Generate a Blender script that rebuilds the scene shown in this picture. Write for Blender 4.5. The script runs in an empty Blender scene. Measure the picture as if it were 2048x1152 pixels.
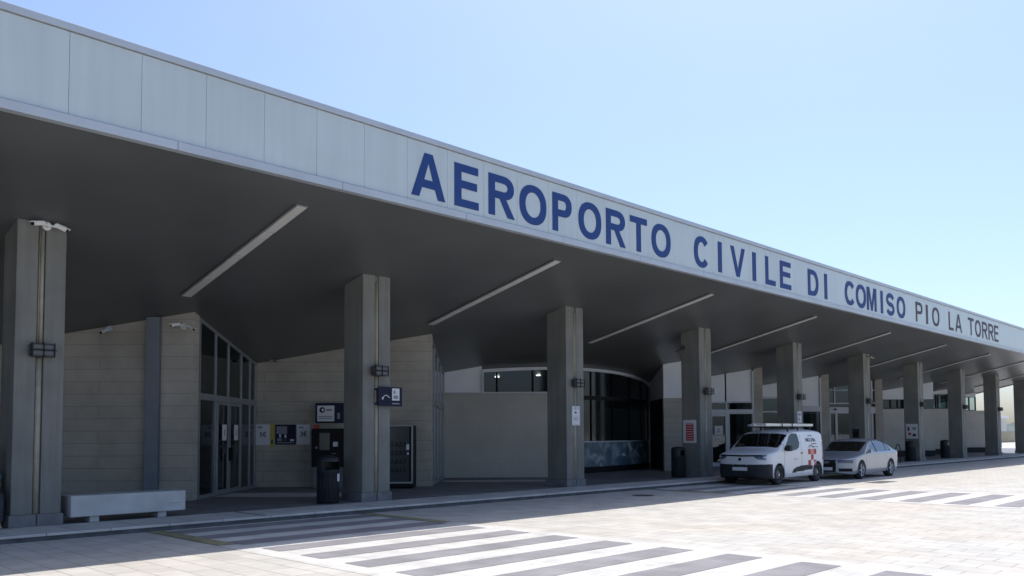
import bpy, math, random
from mathutils import Vector, Matrix
random.seed(7)
scene = bpy.context.scene
COL = scene.collection
R = math.radians

# ------------------------------------------------------------------ camera
TH, PI_, RO = R(44.492), R(2.979), R(0.2827)
cam_d = bpy.data.cameras.new("camera"); cam = bpy.data.objects.new("camera", cam_d); COL.objects.link(cam)
F = Vector((math.cos(TH)*math.cos(PI_), math.sin(TH)*math.cos(PI_), math.sin(PI_)))
V = Vector((-math.cos(TH)*math.sin(PI_), -math.sin(TH)*math.sin(PI_), math.cos(PI_)))
Rt = Vector((math.sin(TH), -math.cos(TH), 0))
RX = Rt*math.cos(RO) - V*math.sin(RO); VY = Rt*math.sin(RO) + V*math.cos(RO)
m = Matrix((RX, VY, -F)).transposed().to_4x4(); m.translation = Vector((0, 0, 1.68))
cam.matrix_world = m
cam_d.sensor_width = 36; cam_d.lens = 1686.93/2048*36; cam_d.shift_y = (780.45-576)/2048
cam_d.clip_end = 5000; cam_d.clip_start = 0.05
scene.camera = cam

# ------------------------------------------------------------------ sky and sun
SUN = Vector((0.36, 0.165, 0.918)).normalized()      # direction towards the sun
elev = math.asin(SUN.z); az = math.atan2(SUN.x, SUN.y)
w = bpy.data.worlds.new("World"); scene.world = w; w.use_nodes = True
nt = w.node_tree; bg = nt.nodes['Background']; sky = nt.nodes.new('ShaderNodeTexSky')
sky.sky_type = 'NISHITA'; sky.sun_disc = False; sky.sun_elevation = elev; sky.sun_rotation = az
sky.air_density = 0.95; sky.dust_density = 2.6; sky.ozone_density = 5.5; sky.altitude = 200
nt.links.new(sky.outputs[0], bg.inputs[0]); bg.inputs[1].default_value = 0.145
sd = bpy.data.lights.new("sun", 'SUN'); sd.energy = 3.3; sd.angle = R(0.53); sd.color = (1, 0.98, 0.945)
sun = bpy.data.objects.new("sun", sd); COL.objects.link(sun)
sun.rotation_euler = SUN.to_track_quat('Z', 'Y').to_euler(); sun.location = (0, 0, 60)
scene.view_settings.view_transform = 'Standard'; scene.view_settings.look = 'None'
scene.view_settings.exposure = 0.56; scene.view_settings.gamma = 1

# ------------------------------------------------------------------ materials
def mat(name, col, rough=0.6, metal=0.0, noise=0.0, nscale=3.0, spec=0.5, bump=0.0, bscale=40, coat=0.0, emit=None, streak=0.0):
    mt = bpy.data.materials.new(name); mt.use_nodes = True
    n = mt.node_tree.nodes; l = mt.node_tree.links; b = n['Principled BSDF']
    b.inputs['Base Color'].default_value = (*col, 1); b.inputs['Roughness'].default_value = rough
    b.inputs['Metallic'].default_value = metal; b.inputs['Specular IOR Level'].default_value = spec
    b.inputs['Coat Weight'].default_value = coat
    if emit:
        b.inputs['Emission Color'].default_value = (*emit[:3], 1); b.inputs['Emission Strength'].default_value = emit[3]
    geo = None
    if noise or streak or bump:
        geo = n.new('ShaderNodeNewGeometry')
    if noise:
        nz = n.new('ShaderNodeTexNoise'); nz.inputs['Scale'].default_value = nscale; nz.inputs['Detail'].default_value = 6
        l.new(geo.outputs['Position'], nz.inputs['Vector'])
        mp = n.new('ShaderNodeMapRange'); l.new(nz.outputs[0], mp.inputs[0])
        mp.inputs[1].default_value = .3; mp.inputs[2].default_value = .7
        mp.inputs[3].default_value = 1-noise; mp.inputs[4].default_value = 1+noise
        out = mp.outputs[0]
        if streak:
            vm = n.new('ShaderNodeVectorMath'); vm.operation = 'MULTIPLY'; vm.inputs[1].default_value = (5, 5, .25)
            l.new(geo.outputs['Position'], vm.inputs[0])
            n2 = n.new('ShaderNodeTexNoise'); n2.inputs['Scale'].default_value = 1.6; n2.inputs['Detail'].default_value = 4
            l.new(vm.outputs[0], n2.inputs['Vector'])
            m2 = n.new('ShaderNodeMapRange'); l.new(n2.outputs[0], m2.inputs[0])
            m2.inputs[1].default_value = .35; m2.inputs[2].default_value = .7
            m2.inputs[3].default_value = 1+streak*.4; m2.inputs[4].default_value = 1-streak
            mm = n.new('ShaderNodeMath'); mm.operation = 'MULTIPLY'; l.new(out, mm.inputs[0]); l.new(m2.outputs[0], mm.inputs[1]); out = mm.outputs[0]
        mx = n.new('ShaderNodeVectorMath'); mx.operation = 'SCALE'; mx.inputs[0].default_value = col
        l.new(out, mx.inputs['Scale']); l.new(mx.outputs[0], b.inputs['Base Color'])
    if bump:
        nb = n.new('ShaderNodeTexNoise'); nb.inputs['Scale'].default_value = bscale; nb.inputs['Detail'].default_value = 4
        l.new(geo.outputs['Position'], nb.inputs['Vector'])
        bp = n.new('ShaderNodeBump'); bp.inputs['Strength'].default_value = bump; bp.inputs['Distance'].default_value = .01
        l.new(nb.outputs[0], bp.inputs['Height']); l.new(bp.outputs[0], b.inputs['Normal'])
    return mt

def brick_mat(name, c1, c2, mortar, bw, rh, ax, ay, rough=.75, msize=.006, noise=.12, nscale=1.5, tint=None, bump=.3, joint=1.0, wear=None):
    """blocks laid in a world-space grid: ax / ay are the unit vectors of the courses and of the height"""
    mt = bpy.data.materials.new(name); mt.use_nodes = True
    n = mt.node_tree.nodes; l = mt.node_tree.links; b = n['Principled BSDF']; b.inputs['Roughness'].default_value = rough; b.inputs['Specular IOR Level'].default_value = .15
    geo = n.new('ShaderNodeNewGeometry')
    def dot(v):
        d = n.new('ShaderNodeVectorMath'); d.operation = 'DOT_PRODUCT'; d.inputs[1].default_value = v
        l.new(geo.outputs['Position'], d.inputs[0]); return d.outputs['Value']
    cb = n.new('ShaderNodeCombineXYZ'); l.new(dot(ax), cb.inputs[0]); l.new(dot(ay), cb.inputs[1])
    br = n.new('ShaderNodeTexBrick'); l.new(cb.outputs[0], br.inputs['Vector'])
    br.inputs['Scale'].default_value = 1; br.inputs['Brick Width'].default_value = bw; br.inputs['Row Height'].default_value = rh
    br.inputs['Mortar Size'].default_value = msize; br.inputs['Mortar Smooth'].default_value = .2; br.inputs['Bias'].default_value = 0
    br.inputs['Color1'].default_value = (*c1, 1); br.inputs['Color2'].default_value = (*c2, 1); br.inputs['Mortar'].default_value = (*mortar, 1)
    nz = n.new('ShaderNodeTexNoise'); nz.inputs['Scale'].default_value = nscale; nz.inputs['Detail'].default_value = 8; nz.inputs['Roughness'].default_value = .6
    l.new(geo.outputs['Position'], nz.inputs['Vector'])
    mp = n.new('ShaderNodeMapRange'); l.new(nz.outputs[0], mp.inputs[0]); mp.inputs[1].default_value = .3; mp.inputs[2].default_value = .7
    mp.inputs[3].default_value = 1-noise; mp.inputs[4].default_value = 1+noise*.6
    sc = n.new('ShaderNodeVectorMath'); sc.operation = 'SCALE'; l.new(br.outputs['Color'], sc.inputs[0]); l.new(mp.outputs[0], sc.inputs['Scale'])
    out = sc.outputs[0]
    if tint:
        n3 = n.new('ShaderNodeTexNoise'); n3.inputs['Scale'].default_value = .35; n3.inputs['Detail'].default_value = 3
        l.new(geo.outputs['Position'], n3.inputs['Vector'])
        m3 = n.new('ShaderNodeMapRange'); l.new(n3.outputs[0], m3.inputs[0]); m3.inputs[1].default_value = .4; m3.inputs[2].default_value = .65
        mx = n.new('ShaderNodeMix'); mx.data_type = 'RGBA'; mx.blend_type = 'MULTIPLY'; mx.inputs[7].default_value = (*tint, 1)
        l.new(m3.outputs[0], mx.inputs[0]); l.new(out, mx.inputs[6]); out = mx.outputs[2]
    if wear:   # scattered small dark stains
        n4 = n.new('ShaderNodeTexNoise'); n4.inputs['Scale'].default_value = 2.3; n4.inputs['Detail'].default_value = 10; n4.inputs['Roughness'].default_value = .7
        l.new(geo.outputs['Position'], n4.inputs['Vector'])
        m4 = n.new('ShaderNodeMapRange'); l.new(n4.outputs[0], m4.inputs[0]); m4.inputs[1].default_value = .6; m4.inputs[2].default_value = .75; m4.inputs[4].default_value = wear
        mx = n.new('ShaderNodeMix'); mx.data_type = 'RGBA'; mx.blend_type = 'MULTIPLY'; mx.inputs[7].default_value = (.45, .42, .4, 1)
        l.new(m4.outputs[0], mx.inputs[0]); l.new(out, mx.inputs[6]); out = mx.outputs[2]
    l.new(out, b.inputs['Base Color'])
    bp = n.new('ShaderNodeBump'); bp.inputs['Strength'].default_value = bump; bp.inputs['Distance'].default_value = .012
    inv = n.new('ShaderNodeMath'); inv.operation = 'SUBTRACT'; inv.inputs[0].default_value = 1; l.new(br.outputs['Fac'], inv.inputs[1])
    ad = n.new('ShaderNodeMath'); ad.operation = 'MULTIPLY_ADD'; ad.inputs[1].default_value = .5
    l.new(nz.outputs[0], ad.inputs[0]); l.new(inv.outputs[0], ad.inputs[2])
    l.new(ad.outputs[0], bp.inputs['Height']); l.new(bp.outputs[0], b.inputs['Normal'])
    return mt

def glass_mat(name, tint, refl=1.0, rough=.02, base=.04):
    mt = bpy.data.materials.new(name); mt.use_nodes = True
    n = mt.node_tree.nodes; l = mt.node_tree.links; n.clear()
    o = n.new('ShaderNodeOutputMaterial'); tr = n.new('ShaderNodeBsdfTransparent'); tr.inputs[0].default_value = (*tint, 1)
    gl = n.new('ShaderNodeBsdfGlossy'); gl.inputs['Roughness'].default_value = rough; gl.inputs[0].default_value = (.9, .95, 1, 1)
    lf = n.new('ShaderNodeLayerWeight'); lf.inputs[0].default_value = .5
    lw = n.new('ShaderNodeMath'); lw.operation = 'POWER'; lw.inputs[1].default_value = 4; l.new(lf.outputs['Facing'], lw.inputs[0])
    ml = n.new('ShaderNodeMath'); ml.operation = 'MULTIPLY_ADD'; ml.inputs[1].default_value = refl; ml.inputs[2].default_value = base; ml.use_clamp = True
    l.new(lw.outputs[0], ml.inputs[0]); mx = n.new('ShaderNodeMixShader'); l.new(ml.outputs[0], mx.inputs[0])
    l.new(tr.outputs[0], mx.inputs[1]); l.new(gl.outputs[0], mx.inputs[2]); l.new(mx.outputs[0], o.inputs[0])
    return mt

cF, sF = math.cos(TH), math.sin(TH)
AXR = (sF, -cF, 0)          # along the saw-tooth walls
AXF = (cF, sF, 0)
MT = {}
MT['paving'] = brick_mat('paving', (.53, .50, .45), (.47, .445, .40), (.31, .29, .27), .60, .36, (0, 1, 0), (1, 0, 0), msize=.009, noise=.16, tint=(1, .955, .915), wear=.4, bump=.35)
MT['paint_white'] = brick_mat('paint_white', (.585, .56, .52), (.54, .515, .475), (.43, .41, .375), .60, .36, (0, 1, 0), (1, 0, 0), msize=.008, noise=.2, wear=.6, bump=.2)
MT['paint_grey'] = brick_mat('paint_grey', (.27, .255, .257), (.245, .232, .235), (.20, .19, .19), .60, .36, (0, 1, 0), (1, 0, 0), msize=.007, noise=.2, wear=.3, bump=.2)
MT['paint_yellow'] = brick_mat('paint_yellow', (.33, .29, .165), (.29, .26, .16), (.22, .2, .14), .60, .36, (0, 1, 0), (1, 0, 0), msize=.007, noise=.35, nscale=4, wear=.8, bump=.2)
MT['kerb'] = brick_mat('kerb_stone', (.56, .53, .50), (.52, .49, .465), (.2, .19, .18), 1.0, 5.0, (1, 0, 0), (0, 1, 0), msize=.008, noise=.2, wear=.4)
MT['kerb_shaded'] = mat('kerb_face', (.09, .09, .095), .9, noise=.3, nscale=4)  # kerb face darkened in colour for the shadow it lies in
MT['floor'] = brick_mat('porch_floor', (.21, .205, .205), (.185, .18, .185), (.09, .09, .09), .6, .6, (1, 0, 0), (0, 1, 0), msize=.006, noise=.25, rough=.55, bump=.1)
MT['stone'] = brick_mat('pale_stone_blocks', (.455, .415, .36), (.43, .39, .34), (.30, .275, .24), 2.5, .30, AXR, (0, 0, 1), msize=.007, noise=.2, nscale=.9, tint=(.86, .86, .84), bump=.5, wear=.12)
MT['stone_low'] = brick_mat('beige_wall_blocks', (.51, .47, .415), (.49, .45, .40), (.41, .38, .335), 2.4, .62, AXR, (0, 0, 1), msize=.006, noise=.12, nscale=.8, bump=.2)
MT['stone_far'] = brick_mat('pale_wall_blocks', (.60, .57, .51), (.575, .545, .49), (.46, .43, .39), 2.4, .62, AXR, (0, 0, 1), msize=.006, noise=.12, nscale=.8, bump=.2)
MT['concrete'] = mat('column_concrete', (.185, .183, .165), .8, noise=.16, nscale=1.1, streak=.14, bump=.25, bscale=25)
MT['plinth'] = mat('plinth_concrete', (.17, .17, .175), .85, noise=.2, nscale=4, bump=.3)
MT['white_metal'] = mat('white_coated_metal', (.47, .53, .545), .3, noise=.035, nscale=.8, streak=.045)
MT['trim_metal'] = mat('grey_trim_metal', (.42, .46, .50), .4, metal=.15, noise=.06, nscale=1.2)
MT['joint_pale'] = mat('pale_joint', (.28, .31, .33), .8)
MT['joint'] = mat('dark_joint', (.12, .12, .12), .8)
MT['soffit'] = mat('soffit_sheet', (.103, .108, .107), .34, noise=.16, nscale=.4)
MT['roof'] = mat('roof_membrane', (.35, .35, .34), .8, noise=.1)
MT['white_panel'] = mat('white_wall_panel', (.80, .80, .82), .5, noise=.05, nscale=1)
MT['frame'] = mat('aluminium_frame', (.30, .31, .32), .4, metal=.4, noise=.05)
MT['frame_white'] = mat('pale_window_frame', (.55, .56, .58), .45, noise=.04)
MT['steel_post'] = mat('steel_post', (.16, .18, .21), .45, metal=.2, noise=.08)
MT['pipe'] = mat('cream_pipe', (.33, .30, .235), .55, noise=.12, nscale=5)
MT['lamp_body'] = mat('lamp_body', (.055, .055, .06), .45, noise=.1, nscale=20)
MT['lamp_glass'] = mat('lamp_glass', (.09, .09, .095), .2)
MT['strip'] = mat('strip_diffuser', (.62, .61, .57), .35, noise=.05)
MT['black'] = mat('black_plastic', (.008, .008, .009), .6, spec=.2)
MT['dark_grey'] = mat('dark_grey_metal', (.026, .028, .032), .6, spec=.25, noise=.1, nscale=8)
MT['bin'] = mat('bin_metal', (.022, .025, .03), .5, spec=.35, noise=.15, nscale=6)
MT['white'] = mat('white_plastic', (.72, .72, .70), .4)
MT['paper'] = mat('paper', (.62, .62, .64), .6)
MT['blue_letter'] = mat('blue_letter', (.014, .048, .185), .55, spec=.25, noise=.06, nscale=3)
MT['dark_letter'] = mat('plum_grey_letter', (.060, .048, .068), .55, spec=.25)
MT['navy'] = mat('navy_sign', (.008, .011, .035), .5, spec=.2)
MT['ink'] = mat('ink', (.03, .03, .05), .6)
MT['ink_grey'] = mat('ink_grey', (.22, .22, .26), .6)
MT['red'] = mat('red_print', (.40, .03, .025), .5)
MT['yellow'] = mat('yellow_print', (.42, .36, .03), .5)
MT['teal_screen'] = mat('grey_screen', (.045, .055, .06), .25)
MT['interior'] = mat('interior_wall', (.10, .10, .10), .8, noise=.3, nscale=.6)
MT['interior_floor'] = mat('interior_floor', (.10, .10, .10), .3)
MT['glass'] = glass_mat('facade_glass', (.30, .36, .38), .8, base=.07)
MT['glass_pale'] = glass_mat('pale_glass', (.70, .78, .80), .8, base=.07)
MT['car_glass'] = glass_mat('car_glass', (.12, .16, .20), .9, base=.09)
MT['hall_glass'] = glass_mat('hall_glass', (.30, .36, .38), .8, rough=.10, base=.05)
MT['van_glass'] = glass_mat('van_glass', (.07, .085, .09), .6, base=.05)
MT['van_paint'] = mat('van_paint', (.64, .65, .67), .35, coat=.6, noise=.02)
MT['silver_paint'] = mat('silver_paint', (.27, .305, .35), .3, metal=.25, coat=.6)
MT['rubber'] = mat('rubber', (.018, .018, .02), .8)
MT['rim_dark'] = mat('steel_rim', (.10, .10, .11), .45, metal=.5)
MT['rim_silver'] = mat('alloy_rim', (.38, .39, .41), .3, metal=.8)
MT['chrome'] = mat('chrome', (.6, .6, .62), .15, metal=1)
MT['headlamp'] = mat('headlamp_lens', (.05, .07, .12), .15, coat=.6)
MT['red_lens'] = mat('tail_lens', (.25, .01, .01), .15, coat=1)
MT['seat_trim'] = mat('seat_trim', (.03, .03, .032), .8)
MT['alu'] = mat('ladder_alu', (.60, .60, .57), .4, metal=.3, noise=.06, nscale=4)
MT['seam'] = mat('panel_seam', (.20, .21, .22), .5)
MT['plaque_grey'] = mat('plaque_grey', (.33, .33, .33), .6)
MT['bench'] = mat('bench_stone', (.46, .46, .455), .65, noise=.12, nscale=3, bump=.15)
MT['shirt'] = mat('blue_shirt', (.10, .22, .42), .85, noise=.1, nscale=12)
MT['skin'] = mat('skin', (.42, .26, .19), .55)
MT['hair'] = mat('hair', (.02, .014, .01), .6)
MT['trousers'] = mat('trousers', (.03, .035, .05), .9)
MT['render_pale'] = mat('pale_render', (.62, .60, .58), .8, noise=.08, nscale=.3)
MT['render_beige'] = mat('beige_render', (.36, .32, .23), .85, noise=.12, nscale=.5)
MT['dark_soil'] = mat('dark_base', (.08, .075, .08), .9, noise=.2)
MT['hill'] = mat('hill', (.10, .13, .12), .95, noise=.2, nscale=.01)
MT['iron'] = mat('cast_iron', (.06, .055, .055), .7, noise=.3, nscale=15)

# ------------------------------------------------------------------ mesh helpers
class MB:
    def __init__(s): s.v = []; s.f = []; s.m = []
    def add(s, vs, fs, mi=0, mx=None):
        o = len(s.v); s.v += [tuple(mx @ Vector(p)) if mx else tuple(p) for p in vs]
        s.f += [tuple(i+o for i in f) for f in fs]; s.m += [mi]*len(fs)
    def box(s, x0, x1, y0, y1, z0, z1, mi=0, mx=None):
        s.add([(x0,y0,z0),(x1,y0,z0),(x1,y1,z0),(x0,y1,z0),(x0,y0,z1),(x1,y0,z1),(x1,y1,z1),(x0,y1,z1)],
              [(0,3,2,1),(4,5,6,7),(0,1,5,4),(1,2,6,5),(2,3,7,6),(3,0,4,7)], mi, mx)
    def fbox(s, d0, d1, u0, u1, z0, z1, mi=0):           # box in the 45-degree grid of the facade
        s.add([W(d,u,z) for z in (z0,z1) for d,u in ((d0,u0),(d0,u1),(d1,u1),(d1,u0))],
              [(3,2,1,0),(4,5,6,7),(0,1,5,4),(1,2,6,5),(2,3,7,6),(3,0,4,7)], mi)
    def prism(s, poly, h0, h1, axis='z', mi=0, mx=None): # convex or simple polygon extruded along an axis
        n = len(poly)
        def P(a, b, h): return {'z': (a,b,h), 'y': (a,h,b), 'x': (h,a,b)}[axis]
        vs = [P(a,b,h0) for a,b in poly] + [P(a,b,h1) for a,b in poly]
        fs = [tuple(range(n))[::-1], tuple(range(n,2*n))] + [(i,(i+1)%n,n+(i+1)%n,n+i) for i in range(n)]
        s.add(vs, fs, mi, mx)
    def tube(s, p0, p1, r0, r1=None, seg=12, mi=0, mx=None):
        r1 = r0 if r1 is None else r1
        p0 = Vector(p0); p1 = Vector(p1); q = (p1-p0).to_track_quat('Z','Y').to_matrix(); vs = []
        for p, r in ((p0,r0),(p1,r1)):
            for i in range(seg):
                a = 2*math.pi*i/seg; vs.append(p + q @ Vector((r*math.cos(a), r*math.sin(a), 0)))
        s.add(vs, [tuple(range(seg))[::-1], tuple(range(seg,2*seg))] + [(i,(i+1)%seg,seg+(i+1)%seg,seg+i) for i in range(seg)], mi, mx)
    def lathe(s, prof, seg=24, mi=0, mx=None):           # profile of (radius, height) about z
        vs = []; n = len(prof)
        for r, z in prof:
            for i in range(seg):
                a = 2*math.pi*i/seg; vs.append((r*math.cos(a), r*math.sin(a), z))
        s.add(vs, [(j*seg+i, j*seg+(i+1)%seg, (j+1)*seg+(i+1)%seg, (j+1)*seg+i) for j in range(n-1) for i in range(seg)], mi, mx)
    def build(s, name, mats, parent=None, smooth=False, bevel=0, loc=None):
        me = bpy.data.meshes.new(name); me.from_pydata([tuple(p) for p in s.v], [], s.f)
        if not isinstance(mats, (list, tuple)): mats = [mats]
        for k in mats: me.materials.append(MT[k])
        me.polygons.foreach_set('material_index', s.m)
        if smooth: me.polygons.foreach_set('use_smooth', [True]*len(s.f))
        me.update()
        o = bpy.data.objects.new(name, me); COL.objects.link(o)
        if parent: o.parent = parent
        if loc: o.location = loc
        if bevel:
            b = o.modifiers.new('bevel', 'BEVEL'); b.width = bevel; b.segments = 2; b.limit_method = 'ANGLE'; b.angle_limit = R(40)
        return o
def W(d, u, z): return (d*cF+u*sF, d*sF-u*cF, z)
def tag(o, label=None, cat=None, group=None, kind=None):
    if label: o['label'] = label
    if cat: o['category'] = cat
    if group: o['group'] = group
    if kind: o['kind'] = kind
    return o
def thing(name, label, cat, loc=(0,0,0), rz=0, group=None):
    o = bpy.data.objects.new(name, None); COL.objects.link(o); o.location = loc; o.rotation_euler = (0,0,rz)
    o.empty_display_size = .2
    return tag(o, label, cat, group)
def copy_tree(o, parent=None, kids=None):
    c = o.copy(); COL.objects.link(c)
    if parent: c.parent = parent
    for ch in [x for x in list(bpy.data.objects) if x.parent == o]: copy_tree(ch, c)
    return c
def text_mesh(s, body, size, mx, mi=0, width=None, height=None, depth=.003, bold=0.0):
    """adds lettering to an MB; its local plane is x right, y up; scaled to width x height if given"""
    cu = bpy.data.curves.new('t', 'FONT'); cu.body = body; cu.size = size; cu.extrude = depth/2; cu.resolution_u = 3; cu.offset = bold
    ob = bpy.data.objects.new('t', cu); COL.objects.link(ob)
    dg = bpy.context.evaluated_depsgraph_get(); me = bpy.data.meshes.new_from_object(ob.evaluated_get(dg))
    vs = [v.co.copy() for v in me.vertices]; fs = [tuple(p.vertices) for p in me.polygons]
    bpy.data.objects.remove(ob); bpy.data.curves.remove(cu); bpy.data.meshes.remove(me)
    if not vs: return
    x0 = min(v.x for v in vs); x1 = max(v.x for v in vs); y0 = min(v.y for v in vs); y1 = max(v.y for v in vs)
    kx = width/(x1-x0) if width else 1; ky = height/(y1-y0) if height else (kx if width else 1)
    s.add([((v.x-x0)*kx, (v.y-y0)*ky, v.z) for v in vs], fs, mi, mx)
def plane_mx(origin, right, up=(0,0,1)):
    r = Vector(right).normalized(); u = Vector(up).normalized(); n = r.cross(u)
    mm = Matrix((r, u, n)).transposed().to_4x4(); mm.translation = Vector(origin); return mm

SZ = lambda Y: 5.474 - .2296*(Y-16.35)      # height of the sloping soffit
FY = 13.06                                  # front plane of the fascia
XE = 71.4                                   # right-hand end of the canopy
XW = -12.0
KY = 14.95                                  # kerb line
SW = .12                                    # pavement height

# ------------------------------------------------------------------ ground
def sheet(name, x0, x1, y0, y1, z, mk, kind='structure'):
    b = MB(); b.add([(x0,y0,z),(x1,y0,z),(x1,y1,z),(x0,y1,z)], [(0,1,2,3)])
    o = b.build(name, mk); return tag(o, kind=kind)
sheet('road', -600, 1500, -600, 1500, 0, 'paving')
b = MB(); b.box(XW, 90, KY, 16.25, SW-.045, SW); tag(b.build('pavement', 'kerb', bevel=.01), kind='structure')
b = MB(); b.box(XW, 90, KY+.02, 16.25, -.05, SW-.046); tag(b.build('kerb', 'kerb_shaded'), kind='structure')
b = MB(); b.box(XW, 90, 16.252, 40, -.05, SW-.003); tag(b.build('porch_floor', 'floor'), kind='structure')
def crosswalk(name, x0, x1, y_near, period, wd, k0, k1, ytop):
    g = MB(); wh = MB()
    wh.add([(x0-.34,y_near+k0*period-.6,.004),(x1+.34,y_near+k0*period-.6,.004),(x1+.34,12.2,.004),(x0-.34,12.2,.004)], [(0,1,2,3)])
    wh.add([(x0,12.2,.004),(x1,12.2,.004),(x1,ytop,.004),(x0,ytop,.004)], [(0,1,2,3)])
    for k in range(k0, k1):
        y = y_near+k*period; g.add([(x0,y,.008),(x1,y,.008),(x1,y+wd,.008),(x0,y+wd,.008)], [(0,1,2,3)], 1)
    for a, c in ((x0-.3, x0-.02), (x1+.02, x1+.3)):
        g.add([(a,12.3,.0085),(c,12.3,.0085),(c,ytop,.0085),(a,ytop,.0085)], [(0,1,2,3)], 2)
    wh.v += []; o = len(wh.v); wh.v += g.v; wh.f += [tuple(i+o for i in f) for f in g.f]; wh.m += g.m
    return tag(wh.build(name, ['paint_white','paint_grey','paint_yellow']), kind='structure')
crosswalk('crosswalk', 6.4, 10.53, 4.55, 1.075, .53, -4, 10, 14.9)
crosswalk('crosswalk', 21.25, 25.2, 4.1, 1.05, .53, -3, 10, 14.9)
b = MB(); b.box(28.4, 29.9, 10.9, 11.45, 0, .006)
tag(b.build('drain_cover', 'iron'), 'dark iron drain cover set in the sunlit paving in front of the silver car', 'drain cover')
b = MB(); b.box(8.38, 8.42, KY+.02, 16.2, SW, SW+.003)
tag(b.build('expansion_joint', 'black'), kind='structure')
b = MB(); b.fbox(21.6, 22.9, -7.6, -3.6, SW, SW+.006); b.fbox(27.9, 28.8, -2.3, 2.4, SW, SW+.006)
tag(b.build('tactile_path', 'kerb'), kind='structure')

s_ = MB(); s_.tube((0,0,0),(0,0,.006), .30, seg=28)
tag(s_.build('manhole_cover', 'iron', loc=(18.9, 13.6, 0)), 'round iron manhole cover in the shaded road before the van', 'manhole cover')

# ------------------------------------------------------------------ terminal building
T = thing('terminal_building', 'long low airport terminal with a deep white edged canopy on square concrete columns', 'building', (0,0,0))
# roof and soffit
b = MB()
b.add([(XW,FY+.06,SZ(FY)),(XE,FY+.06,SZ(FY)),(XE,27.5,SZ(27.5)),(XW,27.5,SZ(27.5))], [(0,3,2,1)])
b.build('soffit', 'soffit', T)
b = MB(); b.box(XW, XE, FY+.09, 40, 7.55, 7.62)
b.prism([(FY+.1, SZ(FY)-.06), (27.5, SZ(27.5)-.06), (27.5, SZ(27.5)+.2), (FY+.1, SZ(FY)+.2)], XE, XE+.08, 'x')
b.build('roof', 'roof', T)
# fascia: backing, panels, cap and lip
b = MB(); b.box(XW, XE, FY+.03, FY+.09, 6.26, 7.66, 1)
x = 4.09 - 1.045*15
while x < XE-.3:
    x1 = min(x+1.045, XE); b.box(x+.003, x1-.003, FY, FY+.035, 6.375, 7.60, 0); x += 1.045
b.build('fascia', ['white_metal','joint_pale'], T)
b = MB(); b.box(XW, XE+.03, FY-.045, FY+.25, 7.612, 7.72); b.build('fascia_cap', 'trim_metal', T, bevel=.006)
b = MB(); x = 5.7 - 3.1*6
while x < XE:
    x1 = min(x+3.1, XE); b.box(x+.004, x1-.004, FY-.05, FY+.10, 6.215, 6.355, 0); x += 3.1
b.build('fascia_lip', 'trim_metal', T, bevel=.006)
b = MB(); b.prism([(FY, 6.2),(27.5, SZ(27.5)-.05),(27.5, 7.61),(FY, 7.61)], XE+.081, XE+.11, 'x'); b.build('end_panel', 'white_metal', T)

# columns
CW, CD, CX0, CS, CY = .80, .77, 5.144, 7.297, 16.347
def column():
    c = bpy.data.objects.new('column', None); COL.objects.link(c); c.parent = T
    h = CW/2; top = SZ(CY)
    poly = [(-h,0),(-.06,0),(-.06,.05),(.06,.05),(.06,0),(h,0),(h,CD),(-h,CD)]
    s = MB(); n = len(poly); z = [SW+.2]*n
    vs = [(x,y,SW+.2) for x,y in poly] + [(x,y,SZ(CY+y)+.02) for x,y in poly]
    s.add(vs, [tuple(range(n))[::-1], tuple(range(n,2*n))] + [(i,(i+1)%n,n+(i+1)%n,n+i) for i in range(n)])
    s.build('shaft', 'concrete', c, bevel=.012)
    p = MB(); q = .035
    p.prism([(-h-q,-q),(-.012,-q),(-.012,0),(.012,0),(.012,-q),(h+q,-q),(h+q,CD+q),(-h-q,CD+q)], SW-.01, SW+.2, 'z')
    p.build('plinth', 'plinth', c, bevel=.008)
    t = MB(); t.tube((-.008,.018,SW+.203),(-.008,.018,3.06), .046, seg=16); t.tube((.012,.02,3.3),(.012,.02,top-.15), .03, seg=12)
    t.tube((-.03,.03,3.3),(-.03,.03,top-.15), .012, seg=8)
    t.build('downpipe', 'pipe', c, smooth=True)
    return c
c0 = column(); cxs = [CX0+CS*k-CW/2 for k in range(10)]
for k, x in enumerate(cxs):
    c = c0 if k == 0 else copy_tree(c0, T)
    c.location = (x, CY, 0)

# saw-tooth walls: depth, left end, right end
D = [20.4, 25.5, 30.5, 35.4, 39.8, 44.8, 49.7, 54.6, 59.5, 64.4]
U = [-7.72, -2.43, 2.35, 7.15, 11.83, 16.85, 21.85, 27.32, 31.9, 36.7]
def soff(d, u): return SZ(d*sF-u*cF)
def wall_top(d, th, u0, u1, z0, mk, name='wall', parent=T, z1=None):
    """wall facing the street in the 45-degree grid, its top cut to the slope of the soffit (or at z1)"""
    s = MB(); f = lambda d_, u_: (soff(d_,u_)+.03) if z1 is None else z1
    vs = [W(d,u0,z0),W(d,u1,z0),W(d+th,u1,z0),W(d+th,u0,z0), W(d,u0,f(d,u0)),W(d,u1,f(d,u1)),W(d+th,u1,f(d+th,u1)),W(d+th,u0,f(d+th,u0))]
    s.add(vs, [(3,2,1,0),(4,5,6,7),(0,1,5,4),(1,2,6,5),(2,3,7,6),(3,0,4,7)])
    return s.build(name, mk, parent)
wall_top(D[0], .35, -15.5, U[0], SW, 'stone')
wall_top(D[1], .35, U[0]-.02, U[1], SW, 'stone')
b = MB(); b.fbox(20.22, 20.39, -8.82, -8.50, SW, 4.55); b.build('steel_post', 'steel_post', T, bevel=.01)

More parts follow.
